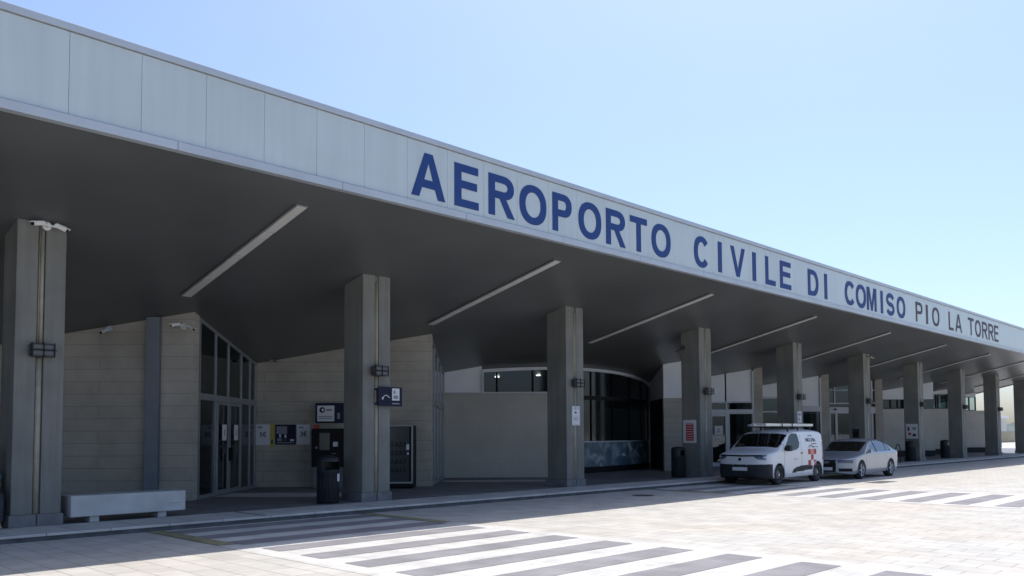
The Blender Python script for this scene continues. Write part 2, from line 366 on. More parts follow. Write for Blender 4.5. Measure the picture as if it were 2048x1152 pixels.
def glazing(name, pts, z0, zt, mull, rails, parent=T, fk='frame', gk='glass', th=.06, fw=.055, mid=None):
    """glazed screen between two (d,u) points; mull = fractions, rails = heights; zt None follows the soffit"""
    (d0,u0),(d1,u1) = pts; L = math.hypot(d1-d0, u1-u0); dd, du = (d1-d0)/L, (u1-u0)/L
    e = bpy.data.objects.new(name, None); COL.objects.link(e); e.parent = parent
    def P(t, off, z): d = d0+dd*t - du*off; u = u0+du*t + dd*off; return W(d, u, z)
    def topz(t): return (soff(d0+dd*t, u0+du*t)-.01) if zt is None else zt
    fr = MB(); gl = MB()
    gl.add([P(0,0,z0),P(L,0,z0),P(L,0,topz(L)),P(0,0,topz(0))], [(0,1,2,3)])
    def bar(t0, t1, za0, za1, zb0, zb1, w_=th/2):
        vs = [P(t0,-w_,za0),P(t1,-w_,za1),P(t1,w_,za1),P(t0,w_,za0),P(t0,-w_,zb0),P(t1,-w_,zb1),P(t1,w_,zb1),P(t0,w_,zb0)]
        fr.add(vs, [(3,2,1,0),(4,5,6,7),(0,1,5,4),(1,2,6,5),(2,3,7,6),(3,0,4,7)])
    for mfrac in mull:
        t = mfrac*L; a, c = max(0,t-fw/2), min(L,t+fw/2); bar(a, c, z0, z0, topz(a), topz(c), th*.55)
    for z, h in rails: bar(0, L, z-h/2, z-h/2, z+h/2, z+h/2, th*.5)
    bar(0, L, topz(0)-.09, topz(L)-.09, topz(0), topz(L), th*.45)
    fr.build('frame', fk, e); gl.build('pane', gk, e)
    return e, P, L
# first entrance (tooth 0): glass from the wall corner back to the next wall
e, P, L = glazing('glass_front', ((20.78, -7.74), (25.5, -7.74)), SW, None, [0.01,.25,.46,.69,.86,.97], [(2.655,.16),(SW+.04,.09)])
dr = bpy.data.objects.new('door', None); COL.objects.link(dr); dr.parent = T
fr = MB()
for t0, t1 in ((21.97, 22.88), (22.93, 23.88)):
    for a, c in ((t0,t0+.06),(t1-.06,t1)): fr.fbox(a, c, -7.70, -7.66, SW+.02, 2.56)
    fr.fbox(t0+.061, t1-.061, -7.70, -7.66, 2.49, 2.56); fr.fbox(t0+.061, t1-.061, -7.70, -7.66, SW+.02, SW+.14)
fr.build('door_frame', 'frame', dr)
h = MB(); h.fbox(22.82, 22.86, -7.655, -7.60, 1.0, 1.35); h.fbox(22.96, 23.0, -7.655, -7.60, 1.0, 1.35); h.build('handle', 'black', dr)
for tt in (22.3, 23.25):
    n_ = MB(); n_.fbox(tt, tt+.32, -7.659, -7.65, 1.55, 1.97, 0); n_.fbox(tt+.14, tt+.18, -7.6495, -7.648, 1.68, 1.84, 1)
    n_.fbox(tt+.04, tt+.28, -7.659, -7.65, 1.18, 1.45, 2)
    tag(n_.build('door_notice', ['paper','ink','teal_screen']), 'white paper notice taped on the %s leaf of the left glass entrance door' % ('nearer' if tt < 23 else 'farther'), 'notice', 'notices on the glass doors')
# second entrance (tooth 1), seen almost edge on
glazing('glass_front', ((25.86, -2.47), (30.5, -2.47)), SW, None, [0.01,.2,.45,.7,.97], [(2.655,.16),(SW+.04,.09)])
# tooth 2: low stone wall, white panel over its left end
wall_top(D[2], .3, -2.70, U[2], SW, 'stone_low', z1=3.20)
wall_top(D[2], .08, -2.70, -1.10, 3.203, 'white_panel', 'white_panel')
b = MB(); b.fbox(30.44, 30.497, -1.10, -1.02, 3.203, 4.0); b.fbox(30.40, 30.497, -2.7, 2.35, 3.16, 3.20); b.build('wall_coping', 'frame_white', T)
# curved glass hall between the teeth
AX, AY, AR = 26.4, 34.5, 13.0
arc = []
for i in range(41):
    a = R(-27 + 54*i/40); arc.append((AX+AR*math.sin(a), AY-AR*math.cos(a)))
e = bpy.data.objects.new('curved_window', None); COL.objects.link(e); e.parent = T
gl = MB(); fr = MB()
def arc_strip(s, z0f, z1f, off, mi=0, thick=0):
    for i in range(40):
        q = []
        for j in (i, i+1):
            X, Y = arc[j]; nx, ny = (AX-X)/AR, (AY-Y)/AR; q.append((X-nx*off, Y-ny*off))
        (xa,ya),(xb,yb) = q
        s.add([(xa,ya,z0f(ya)),(xb,yb,z0f(yb)),(xb,yb,z1f(yb)),(xa,ya,z1f(ya))], [(0,1,2,3)], mi)
        if thick:
            na = ((AX-xa)/AR*thick, (AY-ya)/AR*thick); nb = ((AX-xb)/AR*thick, (AY-yb)/AR*thick)
            for f in (z0f, z1f):
                s.add([(xa,ya,f(ya)),(xb,yb,f(yb)),(xb+nb[0],yb+nb[1],f(yb)),(xa+na[0],ya+na[1],f(ya))], [(0,1,2,3)], mi)
arc_strip(gl, lambda y: SW+.02, lambda y: SZ(y)-.03, 0)
arc_strip(fr, lambda y: SZ(y)-.13, lambda y: SZ(y)-.012, .10, thick=.12)
arc_strip(fr, lambda y: 3.04, lambda y: 3.20, .04, mi=1, thick=.06)
arc_strip(fr, lambda y: SW, lambda y: .34, .04, mi=1, thick=.06)
for i in range(0, 41, 5):
    X, Y = arc[i]; a = math.atan2(X-AX, AY-Y)
    mm = Matrix.Translation((X, Y, 0)) @ Matrix.Rotation(a, 4, 'Z')
    fr.box(-.022, .022, -.04, .04, SW, SZ(Y)-.1, 2, mm)
gl.build('pane', 'hall_glass', e); fr.build('frame', ['frame_white','black','black'], e)
mu = MB(); arc_strip(mu, lambda y: .36, lambda y: 1.34, .055)
def mural_mat():
    mt = bpy.data.materials.new('window_mural'); mt.use_nodes = True; n = mt.node_tree.nodes; l = mt.node_tree.links; bb = n['Principled BSDF']
    geo = n.new('ShaderNodeNewGeometry'); nz = n.new('ShaderNodeTexNoise'); nz.inputs['Scale'].default_value = 1.6; nz.inputs['Detail'].default_value = 5; nz.inputs['Distortion'].default_value = 1.2
    l.new(geo.outputs['Position'], nz.inputs['Vector']); cr = n.new('ShaderNodeValToRGB'); l.new(nz.outputs[0], cr.inputs[0])
    el = cr.color_ramp.elements; el[0].position = .36; el[0].color = (.07, .11, .14, 1); el[1].position = .66; el[1].color = (.42, .45, .46, 1)
    c = cr.color_ramp.elements.new(.5); c.color = (.13, .19, .23, 1)
    l.new(cr.outputs[0], bb.inputs['Base Color']); bb.inputs['Roughness'].default_value = .35; return mt
MT['mural'] = mural_mat()
MT['mural_line'] = mat('mural_line', (.60, .64, .68), .4)
mo = mu.build('window_mural', 'mural', T)
b = MB(); arc_strip(b, lambda y: 1.34, lambda y: 1.385, .06, thick=.03); b.build('mural_rail', 'frame_white', mo)
# pale aeroplane outline printed on the mural
def on_arc(s_, z, off=.06):
    a = s_/AR; return Vector((AX+(AR+off)*math.sin(a), AY-(AR+off)*math.cos(a), z))
b = MB()
def plane_poly(pts):
    vs = [on_arc(x, z) for x, z in pts]; b.add(vs, [tuple(range(len(vs)))])
plane_poly([(2.1,.78),(2.3,.86),(4.3,1.16),(4.5,1.2),(4.35,1.1),(2.5,.74)])
plane_poly([(3.0,.90),(3.3,.99),(2.9,1.27),(2.75,1.27)]); plane_poly([(3.4,.94),(3.6,.99),(4.2,.66),(4.05,.64)])
plane_poly([(4.1,1.12),(4.3,1.15),(4.35,1.3),(4.25,1.3)]); plane_poly([(4.7,.5),(5.0,.56),(5.1,.9),(4.95,.9)])
b.build('mural_print', 'mural_line', mo)
# tooth 3
wall_top(D[3], .3, 6.36, U[3], SW, 'stone', z1=3.16)
wall_top(D[3], .08, 6.37, U[3], 3.163, 'white_panel', 'white_panel')
b = MB(); b.fbox(35.701, 38.9, 6.36, 6.6, SW, 3.15); b.build('wall', 'dark_grey', T)  # side face turned from the light, its shade put into the dark colour
s = MB(); s.add([W(35.49,6.36,3.163),W(38.9,6.36,3.163),W(38.9,6.36,soff(38.9,6.36)),W(35.49,6.36,soff(35.49,6.36)),
                 W(35.49,6.44,3.163),W(38.9,6.44,3.163),W(38.9,6.44,soff(38.9,6.44)),W(35.49,6.44,soff(35.49,6.44))], [(0,3,2,1),(4,5,6,7),(0,1,5,4),(3,7,6,2),(0,4,7,3),(1,2,6,5)])
s.build('white_panel', 'white_panel', T)
# teeth 4, 5, 6: framed fronts with stone piers
def front(d, u0, u1, pier, spec):
    wall_top(d-.02, .4, u1-pier, u1, SW, 'stone', 'pier')
    for kind, a, c, z0, z1 in spec:
        if kind == 'panel': wall_top(d+.03, .07, a, c, z0, 'white_panel', 'white_panel', z1=z1)
        elif kind == 'frame':
            s = MB(); top = z1 if z1 else None
            if top: s.fbox(d-.03, d+.12, a, c, z0, z1); s.build('frame', 'frame_white', T)
            else: wall_top(d-.03, .15, a, c, z0, 'frame_white', 'frame')
        elif kind == 'glass':
            s = MB(); s.fbox(d+.05, d+.06, a, c, z0, z1); s.build('window', 'glass', T)
        elif kind == 'reflected_slats':
            s = MB(); z = z0
            while z < z1-.02: s.fbox(d+.14, d+.17, a, c, z, z+.07); z += .1
            s.build('reflected_slats', 'white_panel', T)  # white slats standing in for a bright reflection in the window
front(39.8, 7.15, 11.83, .42, [
    ('panel', 7.2, 10.06, 3.16, None), ('panel', 10.14, 11.33, 3.16, None),
    ('glass', 7.2, 11.33, 2.80, 3.12), ('frame', 7.2, 11.40, 3.10, 3.17), ('frame', 7.2, 11.40, 2.58, 2.79),
    ('frame', 10.07, 10.15, 2.795, 3.095), ('frame', 10.05, 10.25, .30, 2.575), ('frame', 11.33, 11.41, 2.795, 3.095), ('frame', 11.33, 11.41, 3.175, 4.6),
    ('frame', 11.33, 11.41, .3, 2.575), ('frame', 7.2, 11.41, SW, .295), ('frame', 9.30, 9.43, .3, 2.575), ('frame', 9.435, 10.045, 2.47, 2.575),
    ('glass', 9.43, 10.05, .3, 2.47), ('glass', 10.25, 11.33, .3, 2.58), ('glass', 7.2, 9.3, .3, 2.58)])
front(44.8, 11.9, 16.85, .42, [
    ('panel', 11.9, 15.0, 3.6, None), ('frame', 11.9, 15.0, 3.50, 3.595), ('glass', 11.9, 15.0, 2.85, 3.5), ('reflected_slats', 12.5, 15.0, 2.9, 3.45), ('frame', 11.9, 15.0, 2.76, 2.845),
    ('glass', 11.9, 15.0, .3, 2.76),
    ('frame', 15.0, 15.12, .3, 4.4), ('panel', 15.12, 16.34, 3.10, None), ('frame', 15.12, 16.43, 2.80, 3.095), ('glass', 15.12, 16.35, 2.2, 2.80),
    ('glass', 15.12, 16.35, .3, 2.195), ('frame', 16.35, 16.43, .3, 2.795), ('frame', 16.35, 16.43, 3.1, 4.6), ('frame', 11.9, 16.43, SW, .295)])
front(49.7, 16.9, 21.85, .45, [
    ('glass', 16.95, 21.2, 3.2, 4.5), ('frame', 16.95, 21.4, 3.36, 3.43), ('frame', 16.95, 21.4, 4.15, 4.2), ('frame', 18.98, 19.05, 3.43, 4.45), ('frame', 16.95, 21.4, 2.80, 3.18),
    ('frame', 18.70, 18.76, SW, 2.795), ('frame', 19.02, 19.16, SW, 2.795), ('glass', 16.95, 21.2, SW, 2.8), ('frame', 21.16, 21.26, SW, 2.795), ('frame', 21.16, 21.26, 3.435, 4.9)])
b = MB(); b.fbox(49.60, 49.665, 18.95, 19.1, 3.0, 3.09); tag(b.build('door_sensor', 'black', T))
# teeth 7, 8, 9: low beige walls with a dark foot, glass and pale band above
def low_tooth(d, u0, u1, ztop, zband, gu1=None, gk='glass', mull=()):
    wall_top(d, .3, u0, u1, .50, 'stone_far', z1=ztop); wall_top(d-.03, .36, u0, u1-.05, SW, 'dark_grey', 'wall_foot', z1=.497)
    gu1 = gu1 or u1
    wall_top(d+.05, .1, u0, gu1, zband, 'white_panel', 'white_panel')
    s = MB(); s.fbox(d+.09, d+.10, u0, gu1, ztop+.003, zband-.003); wn = s.build('window', gk, T)
    s = MB()
    for mm_ in mull: s.fbox(d+.03, d+.13, mm_, mm_+.07, ztop+.05, zband-.03)
    s.fbox(d+.02, d+.14, u0, gu1, ztop+.004, ztop+.05); s.fbox(d+.02, d+.14, u0, gu1, zband-.03, zband-.004)
    s.build('frame', 'dark_grey', wn)
low_tooth(54.6, 21.9, U[7], 3.19, 3.80, mull=(22.9, 24.5, 24.95, 26.2))
low_tooth(59.5, 27.35, U[8], 3.32, 4.36, mull=(28.6, 29.9, 30.05, 30.65, 31.5))
low_tooth(64.4, 31.9, 37.3, 3.30, 4.34, gu1=35.45, gk='glass_pale', mull=(33.4, 34.6, 34.9, 35.38))
# interior
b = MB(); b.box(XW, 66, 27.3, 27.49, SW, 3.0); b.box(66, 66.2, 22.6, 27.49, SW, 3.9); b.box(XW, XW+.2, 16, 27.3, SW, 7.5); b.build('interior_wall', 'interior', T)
MT['lit'] = mat('lit_lamp', (.8,.8,.8), emit=(1, .93, .8, 6))
for X, Y in ((22.8, 23.2), (24.6, 22.7)):
    s = MB(); s.lathe([(.0,-.012),(.085,-.012),(.10,0)], 16); o = s.build('downlight', 'lit', loc=(X, Y, SZ(Y)-.01))
    tag(o, 'small lit ceiling lamp behind glass above the low wall, %s of the pair' % ('left' if X < 23 else 'right'), 'ceiling lamp', 'lit lamps behind the curved glass')
s = MB(); s.box(-.55, .55, -.04, .04, -.04, 0); o = s.build('tube_lamp', 'strip', loc=(31.3, 24.0, 2.86)); o.rotation_euler = (0,0,-R(45))
tag(o, 'slim pale tube lamp seen dimly inside the dark curved glass hall', 'tube lamp')

# ------------------------------------------------------------------ sign lettering
def ribbon(pts, t, closed=False):
    n = len(pts); L_ = []; R_ = []
    for i, p in enumerate(pts):
        a = pts[max(0,i-1)]; c = pts[min(n-1,i+1)]
        dx, dy = c[0]-a[0], c[1]-a[1]; l_ = math.hypot(dx,dy) or 1; nx, ny = -dy/l_, dx/l_
        L_.append((p[0]+nx*t/2, p[1]+ny*t/2)); R_.append((p[0]-nx*t/2, p[1]-ny*t/2))
    return [L_+R_[::-1]]
def ell(cx, cy, rx, ry, a0=0, a1=360, n=40, e=2.25):
    o = []
    for i in range(n+ (0 if a1-a0 == 360 else 1)):
        a = R(a0+(a1-a0)*i/n); ca, sa = math.cos(a), math.sin(a)
        o.append((cx+rx*math.copysign(abs(ca)**(2/e),ca), cy+ry*math.copysign(abs(sa)**(2/e),sa)))
    return o
def glyph(ch, w, h, t):
    ty = t*.86
    if ch == 'I': return [[(0,0),(w,0),(w,h),(0,h)]]
    if ch == 'L': return [[(0,0),(w,0),(w,ty),(t,ty),(t,h),(0,h)]]
    if ch == 'E': m_ = h*.53; return [[(0,0),(w,0),(w,ty),(t,ty),(t,m_-ty/2),(w*.93,m_-ty/2),(w*.93,m_+ty/2),(t,m_+ty/2),(t,h-ty),(w*.98,h-ty),(w*.98,h),(0,h)]]
    if ch == 'T': c = w/2; return [[(c-t/2,0),(c+t/2,0),(c+t/2,h-ty),(w,h-ty),(w,h),(0,h),(0,h-ty),(c-t/2,h-ty)]]
    if ch == 'V': c = w/2; return [[(c-t*.48,0),(c+t*.48,0),(w,h),(w-t*1.02,h),(c,t*1.15),(t*1.02,h),(0,h)]]
    if ch == 'A':
        c = w/2; k = t*1.02; zb, zt_ = h*.22, h*.22+ty
        def xl(z): return (c-t*.55-0)*z/h       # outer left edge
        return [[(0,0),(k,0),(xl(zb)+k,zb),(w-xl(zb)-k,zb),(w-k,0),(w,0),(c+t*.55,h),(c-t*.55,h)],
                [(xl(zt_)+k*.98,zt_),(c,h-t*.95),(w-xl(zt_)-k*.98,zt_)]]
    if ch == 'O': return [ell(w/2,h/2,w/2,h/2), ell(w/2,h/2,w/2-t,h/2-ty,e=2.1)]
    if ch == 'C':
        o = ell(w/2,h/2,w/2,h/2,38,322,44); i = ell(w/2,h/2,w/2-t,h/2-ty,38,322,44,e=2.1); return [o+i[::-1]]
    if ch == 'D':
        o = [(0,0),(w*.45,0)]+ell(w*.45,h/2,w*.55,h/2,-84,84,20)+[(w*.45,h),(0,h)]
        i = [(t,ty),(w*.42,ty)]+ell(w*.42,h/2,w*.58-t,h/2-ty,-84,84,20)+[(w*.42,h-ty),(t,h-ty)]; return [o, i]
    if ch in 'PR':
        b0 = h*.40 if ch == 'P' else h*.43; r = (h-b0)/2; cy = b0+r; xs = w*.55
        bump = ell(xs,cy,w*.97-xs,r,-86,86,16); hole = [(t,b0+ty),(xs,b0+ty)]+ell(xs,cy,w*.97-xs-t,r-ty,-84,84,14)+[(xs,h-ty),(t,h-ty)]
        if ch == 'P': return [[(0,0),(t,0),(t,b0),(xs,b0)]+bump+[(xs,h),(0,h)], hole]
        return [[(0,0),(t,0),(t,b0),(w*.42,b0),(w-t*1.15,0),(w,0),(w*.66,b0+h*.012)]+bump[1:]+[(xs,h),(0,h)], hole]
    if ch == 'M': c = w/2; return [[(0,0),(t,0),(t,h*.78),(c-t*.4,0),(c+t*.4,0),(w-t,h*.78),(w-t,0),(w,0),(w,h),(w-t*1.35,h),(c,h*.28),(t*1.35,h),(0,h)]]
    if ch == 'S':
        rx, q = w/2-t/2, h/4-ty/4
        top = ell(w/2,h-ty/2-q,rx,q,20,270,20,e=2.0); bot = ell(w/2,ty/2+q,rx,q,90,-160,20,e=2.0)
        return ribbon(top[:-1]+bot[1:], t*.93)
def letters(parent, txt, spans, z0, h, t, mk):
    for ch, (a, c) in zip(txt, spans):
        cu = bpy.data.curves.new('g', 'CURVE'); cu.dimensions = '2D'; cu.fill_mode = 'BOTH'; cu.extrude = .006
        tt = min(t, c-a)
        for poly in glyph(ch, c-a, h, tt):
            sp = cu.splines.new('POLY'); sp.points.add(len(poly)-1); sp.use_cyclic_u = True
            for p, q in zip(sp.points, poly): p.co = (q[0], q[1], 0, 1)
        ob = bpy.data.objects.new('g', cu); COL.objects.link(ob); dg = bpy.context.evaluated_depsgraph_get()
        me = bpy.data.meshes.new_from_object(ob.evaluated_get(dg)); bpy.data.objects.remove(ob); bpy.data.curves.remove(cu)
        me.materials.clear(); me.materials.append(MT[mk]); me.transform(Matrix.Rotation(R(90), 4, 'X'))
        o = bpy.data.objects.new('letter', me); COL.objects.link(o); o.parent = parent; o.location = (a-parent.location.x, 0, z0-parent.location.z); o['label'] = 'letter ' + ch
LS = [(10.45,11.34),(11.6,12.29),(12.59,13.4),(13.56,14.46),(14.68,15.39),(15.63,16.51),(16.71,17.52),(17.72,18.47),(18.68,19.58),(20.77,21.57),(22.08,22.29),(22.8,23.67),(24.14,24.36),(24.98,25.65),(25.97,26.75),(28.02,28.84),(29.33,29.56),(31.08,31.99),(32.09,33.04),(33.13,34.08),(34.52,34.75),(35.11,35.98),(36.25,37.2)]
LP = [(38.46,39.3),(39.74,39.96),(40.54,41.47),(42.79,43.44),(43.73,44.7),(45.71,46.59),(46.83,47.75),(48.0,48.9),(49.1,49.98),(50.13,50.85)]
sg = thing('roof_sign', 'blue capital lettering AEROPORTO CIVILE DI COMISO along the white canopy edge', 'sign lettering', (10.45, FY-.008, 6.47))
letters(sg, 'AEROPORTOCIVILEDICOMISO', LS, 6.475, .915, .192, 'blue_letter')
sg = thing('roof_sign', 'thinner dark plum lettering PIO LA TORRE at the right end of the canopy edge', 'sign lettering', (38.46, FY-.008, 6.47))
letters(sg, 'PIOLATORRE', LP, 6.51, .87, .15, 'dark_letter')

# ------------------------------------------------------------------ soffit strip lights
def strip_light():
    t = thing('strip_light', 'x', 'strip light', group='strip lights set in the canopy soffit')
    a = math.atan(.2296)
    y0, y1 = 13.88, 18.82; L = (y1-y0)/math.cos(a)
    s = MB(); s.box(-.125,.125, 0, L, -.035, -.004); s.build('housing', 'frame', t)
    n = 4
    for k in range(n):
        s = MB(); s.box(-.10,.10, L*k/n+.02, L*(k+1)/n-.02, -.045, -.0355); s.build('diffuser', 'strip', t)
    t.rotation_euler = (-a, 0, 0)
    return t
st = strip_light()
ordn = ['first', 'second', 'third', 'fourth', 'fifth', 'sixth', 'seventh', 'eighth', 'ninth', 'tenth']
for k in range(9):
    o = st if k == 0 else copy_tree(st)
    o.location = (8.482+CS*k, 13.88, SZ(13.88)); o['label'] = 'long narrow strip light in the dark soffit, %s counted from the left' % ordn[k]

# ------------------------------------------------------------------ wall lamps on the columns
def wall_lamp():
    t = thing('wall_lamp', 'x', 'wall lamp', group='boxy lamps fixed on the column fronts')
    s = MB(); s.box(-.20,.20,-.20,-.02,-.12,.12); s.box(-.10,.10,-.021,.085,-.10,.10)
    s.build('housing', 'lamp_body', t, bevel=.04)
    s = MB(); s.box(-.165,.165,-.212,-.19,-.095,-.012,0); s.box(-.165,.165,-.212,-.19,.012,.095,0); s.build('lens', 'lamp_glass', t, bevel=.015)
    s = MB()
    for xx in (-.19, 0, .175): s.box(xx-.008, xx+.008, -.228, -.213, -.13, .13)
    s.box(-.21,.21,-.232,-.2285,-.006,.006); s.build('guard', 'black', t)
    return t
wl = wall_lamp()
for k, x in enumerate(cxs):
    o = wl if k == 0 else copy_tree(wl); o.location = (x, CY-.005, 3.19)
    o['label'] = 'dark caged box lamp on the front of the %s column from the left' % ordn[k]

# ------------------------------------------------------------------ cameras
def cam_unit(s, p, yaw, pitch, ln=.23, r=.036):
    mx = Matrix.Translation(p) @ Matrix.Rotation(yaw, 4, 'Z') @ Matrix.Rotation(pitch, 4, 'Y')
    s.tube((-ln/2,0,0),(ln/2-.03,0,0), r, seg=14, mi=0, mx=mx); s.box(-ln/2+.02, ln/2+.03, -r*1.15, r*1.15, r*.75, r*1.15, 0, mx); s.tube((ln/2-.0299,0,0),(ln/2,0,0), r*.8, seg=14, mi=1, mx=mx)
def security_camera(loc, units, label, rz=0, mk=('white','black')):
    t = thing('security_camera', label, 'security camera', loc, rz, 'security cameras under the canopy')
    s = MB(); s.tube((0,.001,0),(0,-.05,0), .075, seg=18); s.tube((0,-.04,0),(0,-.14,0), .035, seg=12); s.build('bracket', mk[0], t, smooth=False)
    for p, yaw, pitch in units:
        s = MB(); cam_unit(s, p, yaw, pitch); s.tube((0,-.12,0), p, .018, seg=8); s.build('camera_body', list(mk), t)
    return t
security_camera((4.80, CY-.005, 5.42), [((.20,-.14,-.02), R(-10), R(22)), ((-.17,-.14,.0), R(190), R(12))], 'twin white bullet cameras at the top of the leftmost column')
rzR = -(math.pi/2-TH)      # local x along the wall, local -y towards the street
security_camera(W(20.38,-7.95,4.33), [((.22,-.16,-.05), R(-20), R(28)), ((-.16,-.14,.02), R(195), R(8))], 'twin cameras on the stone wall beside the left glass entrance', rzR)
security_camera(W(20.38,-9.75,4.28), [((-.06,-.16,-.07), R(230), R(25))], 'single small white camera high on the stone wall behind the bench', rzR, ('trim_metal','black'))
security_camera((26.22, 17.0, 4.80), [((-.12,-.10,-.10), R(200), R(25))], 'small dark camera hanging on the side of the fourth column', -R(90), ('lamp_body','lamp_glass'))
security_camera((cxs[5]+.2, CY-.005, 5.33), [((.18,-.12,-.02), R(-30), R(20))], 'small cream camera at the top of the sixth column', 0, ('pipe','black'))
security_camera(W(25.48,-7.25,3.95), [((.1,-.12,-.02), R(-60), R(15))], 'grey camera high in the corner above the euro price posters', rzR, ('frame','black'))

# ------------------------------------------------------------------ benches
def bench():
    t = thing('stone_bench', 'x', 'bench', group='pale block benches between the columns')
    s = MB(); s.box(-1.05,1.05,-.27,.27,.11,.49); s.build('seat_block', 'bench', t, bevel=.012)
    for xx in (-.62, .62):
        s = MB(); s.box(xx-.08,xx+.08,-.20,.20,0,.108); s.build('leg', 'bench', t)
    s = MB(); s.box(.70,.97,-.274,-.2705,.21,.218); s.box(.73,.95,-.274,-.2705,.25,.27); s.build('plaque', 'plaque_grey', t)
    return t
bn = bench(); bn.location = (6.33, 16.52, SW); bn['label'] = 'pale rectangular stone bench to the right of the leftmost column'
b2 = copy_tree(bn); b2.location = (3.15, 16.62, SW); b2['label'] = 'stone bench at the left edge where the person in blue sits'

# ------------------------------------------------------------------ bins
def litter_bin():
    t = thing('litter_bin', 'x', 'litter bin', group='dark cylindrical litter bins by the columns')
    s = MB(); s.lathe([(0,.02),(.235,.02),(.25,.05),(.245,.70),(.262,.72),(.262,.76)], 28)
    for k in range(14):
        a = 2*math.pi*k/14; s.box(-.008,.008,.243,.256,.08,.68,0,Matrix.Rotation(a,4,'Z'))
    s.build('body', 'bin', t, smooth=True)
    s = MB()      # hooded top, open to the front
    for i in range(28):
        a0, a1 = 2*math.pi*i/28, 2*math.pi*(i+1)/28
        ang = math.degrees((a0+a1)/2) % 360
        low = .95 if 215 < ang < 325 else .761
        for r in (.255,):
            s.add([(r*math.cos(a0),r*math.sin(a0),low),(r*math.cos(a1),r*math.sin(a1),low),(r*math.cos(a1),r*math.sin(a1),.99),(r*math.cos(a0),r*math.sin(a0),.99)], [(0,1,2,3)])
    s.lathe([(.255,.99),(.24,1.03),(.18,1.065),(.08,1.085),(0,1.09)], 28)
    s.build('hood', 'bin', t, smooth=True)
    s = MB(); s.tube((0,0,0),(0,0,.02), .26, seg=28); s.tube((0,0,.765),(0,0,.775), .22, seg=24); s.build('base_ring', 'black', t)
    s = MB()
    for i in range(4):
        a0 = R(-72+7*i); a1 = a0+R(7); r = .2655
        s.add([(r*math.cos(a),r*math.sin(a),z) for a,z in ((a0,.50),(a1,.50),(a1,.67),(a0,.67))], [(0,1,2,3)])
    s.build('label_sticker', 'paper', t)
    return t
lb = litter_bin()
bins = [(10.95, 16.72, 0, 'dark hooded litter bin with a white sticker left of the second column'),
        (25.72, 16.95, .2, 'dark litter bin below the red notice at the fourth column'),
        (47.95, 16.75, .1, 'dark litter bin under the picture notice at the seventh column'),
        (54.75, 17.15, .3, 'dark litter bin standing alone left of the eighth column')]
for k, (x, y, rz, lab) in enumerate(bins):
    o = lb if k == 0 else copy_tree(lb); o.location = (x, y, SW); o.rotation_euler = (0,0,rz); o['label'] = lab

# ------------------------------------------------------------------ signs, posters, machines
def on_wall(d, u0, u1, z0, z1, off=0):       # matrix of a board on a street-facing wall; x right, y up, z out
    return plane_mx(W(d-off, u0, z0), (sF, -cF, 0))
def board(name, label, cat, mx, w_, h_, mk, extra=(), texts=(), group=None, th=.012):
    """board in local x,y with z towards the viewer; extra: (x0,x1,y0,y1,material); texts: (string,x,y,width,height,material)"""
    mats = [mk]; s = MB(); s.box(0,w_,0,h_,0,th,0,mx)
    for i, (x0,x1,y0,y1,mk2) in enumerate(extra):
        if mk2 not in mats: mats.append(mk2)
        s.box(x0,x1,y0,y1,th+.0005*i,th+.003+.0005*i, mats.index(mk2), mx)
    for (tx,x,y,tw,th_,mk2) in texts:
        if mk2 not in mats: mats.append(mk2)
        text_mesh(s, tx, .2, mx @ Matrix.Translation((x,y,th+.006)), mats.index(mk2), tw, th_, .002, bold=.004)
    o = s.build(name, mats); return tag(o, label, cat, group)
WY = 25.49
board('price_poster', 'pale poster reading 5 euro nearest the glass entrance', 'poster', on_wall(WY,-7.74,0,1.39,0), .43,.62,'paper',
      [(.06,.2,.50,.56,'ink_grey')], [('5€',.12,.24,.2,.16,'ink')], 'euro price posters')
board('price_poster', 'pale poster reading 3 euro beside the pay machine', 'poster', on_wall(WY,-6.50,0,1.40,0), .40,.60,'paper',
      [(.06,.2,.49,.54,'ink_grey')], [('3€',.11,.24,.2,.16,'ink')], 'euro price posters')
board('yellow_notice', 'narrow upright yellow strip with a black mark between two posters', 'notice', on_wall(WY,-7.30,0,1.34,0), .11,.68,'yellow', [(.03,.08,.08,.2,'ink')])
board('photo_poster', 'dark poster with small photographs between the two price posters', 'poster', on_wall(WY,-7.15,0,1.40,0), .62,.60,'navy',
      [(.04,.36,.32,.55,'ink_grey'),(.06,.2,.10,.2,'ink_grey'),(.12,.18,.22,.31,'paper'),(.28,.34,.2,.3,'paper'),(.45,.57,.10,.16,'paper'),(.05,.57,.04,.07,'ink_grey'),(.23,.36,.1,.17,'teal_screen')])
board('payment_sign', 'navy sign with a white panel and round emblem above the pay machine', 'sign', on_wall(25.30,-5.89,0,2.04,0), .84,.60,'navy',
      [(.06,.57,.05,.52,'paper'),(.10,.52,.12,.15,'ink_grey'),(.10,.52,.18,.21,'ink_grey'),(.66,.74,.12,.3,'ink_grey'),(.33,.50,.36,.42,'ink_grey')], th=.06)
s = MB(); mx = on_wall(25.30,-5.89,0,2.04,0,.068); s.tube((.21,.39,0),(.21,.39,.004), .085, seg=24, mi=0, mx=mx); s.tube((.225,.39,.0045),(.225,.39,.006), .04, seg=20, mi=1, mx=mx)
o = s.build('emblem', ['navy','paper'], bpy.data.objects['payment_sign'])
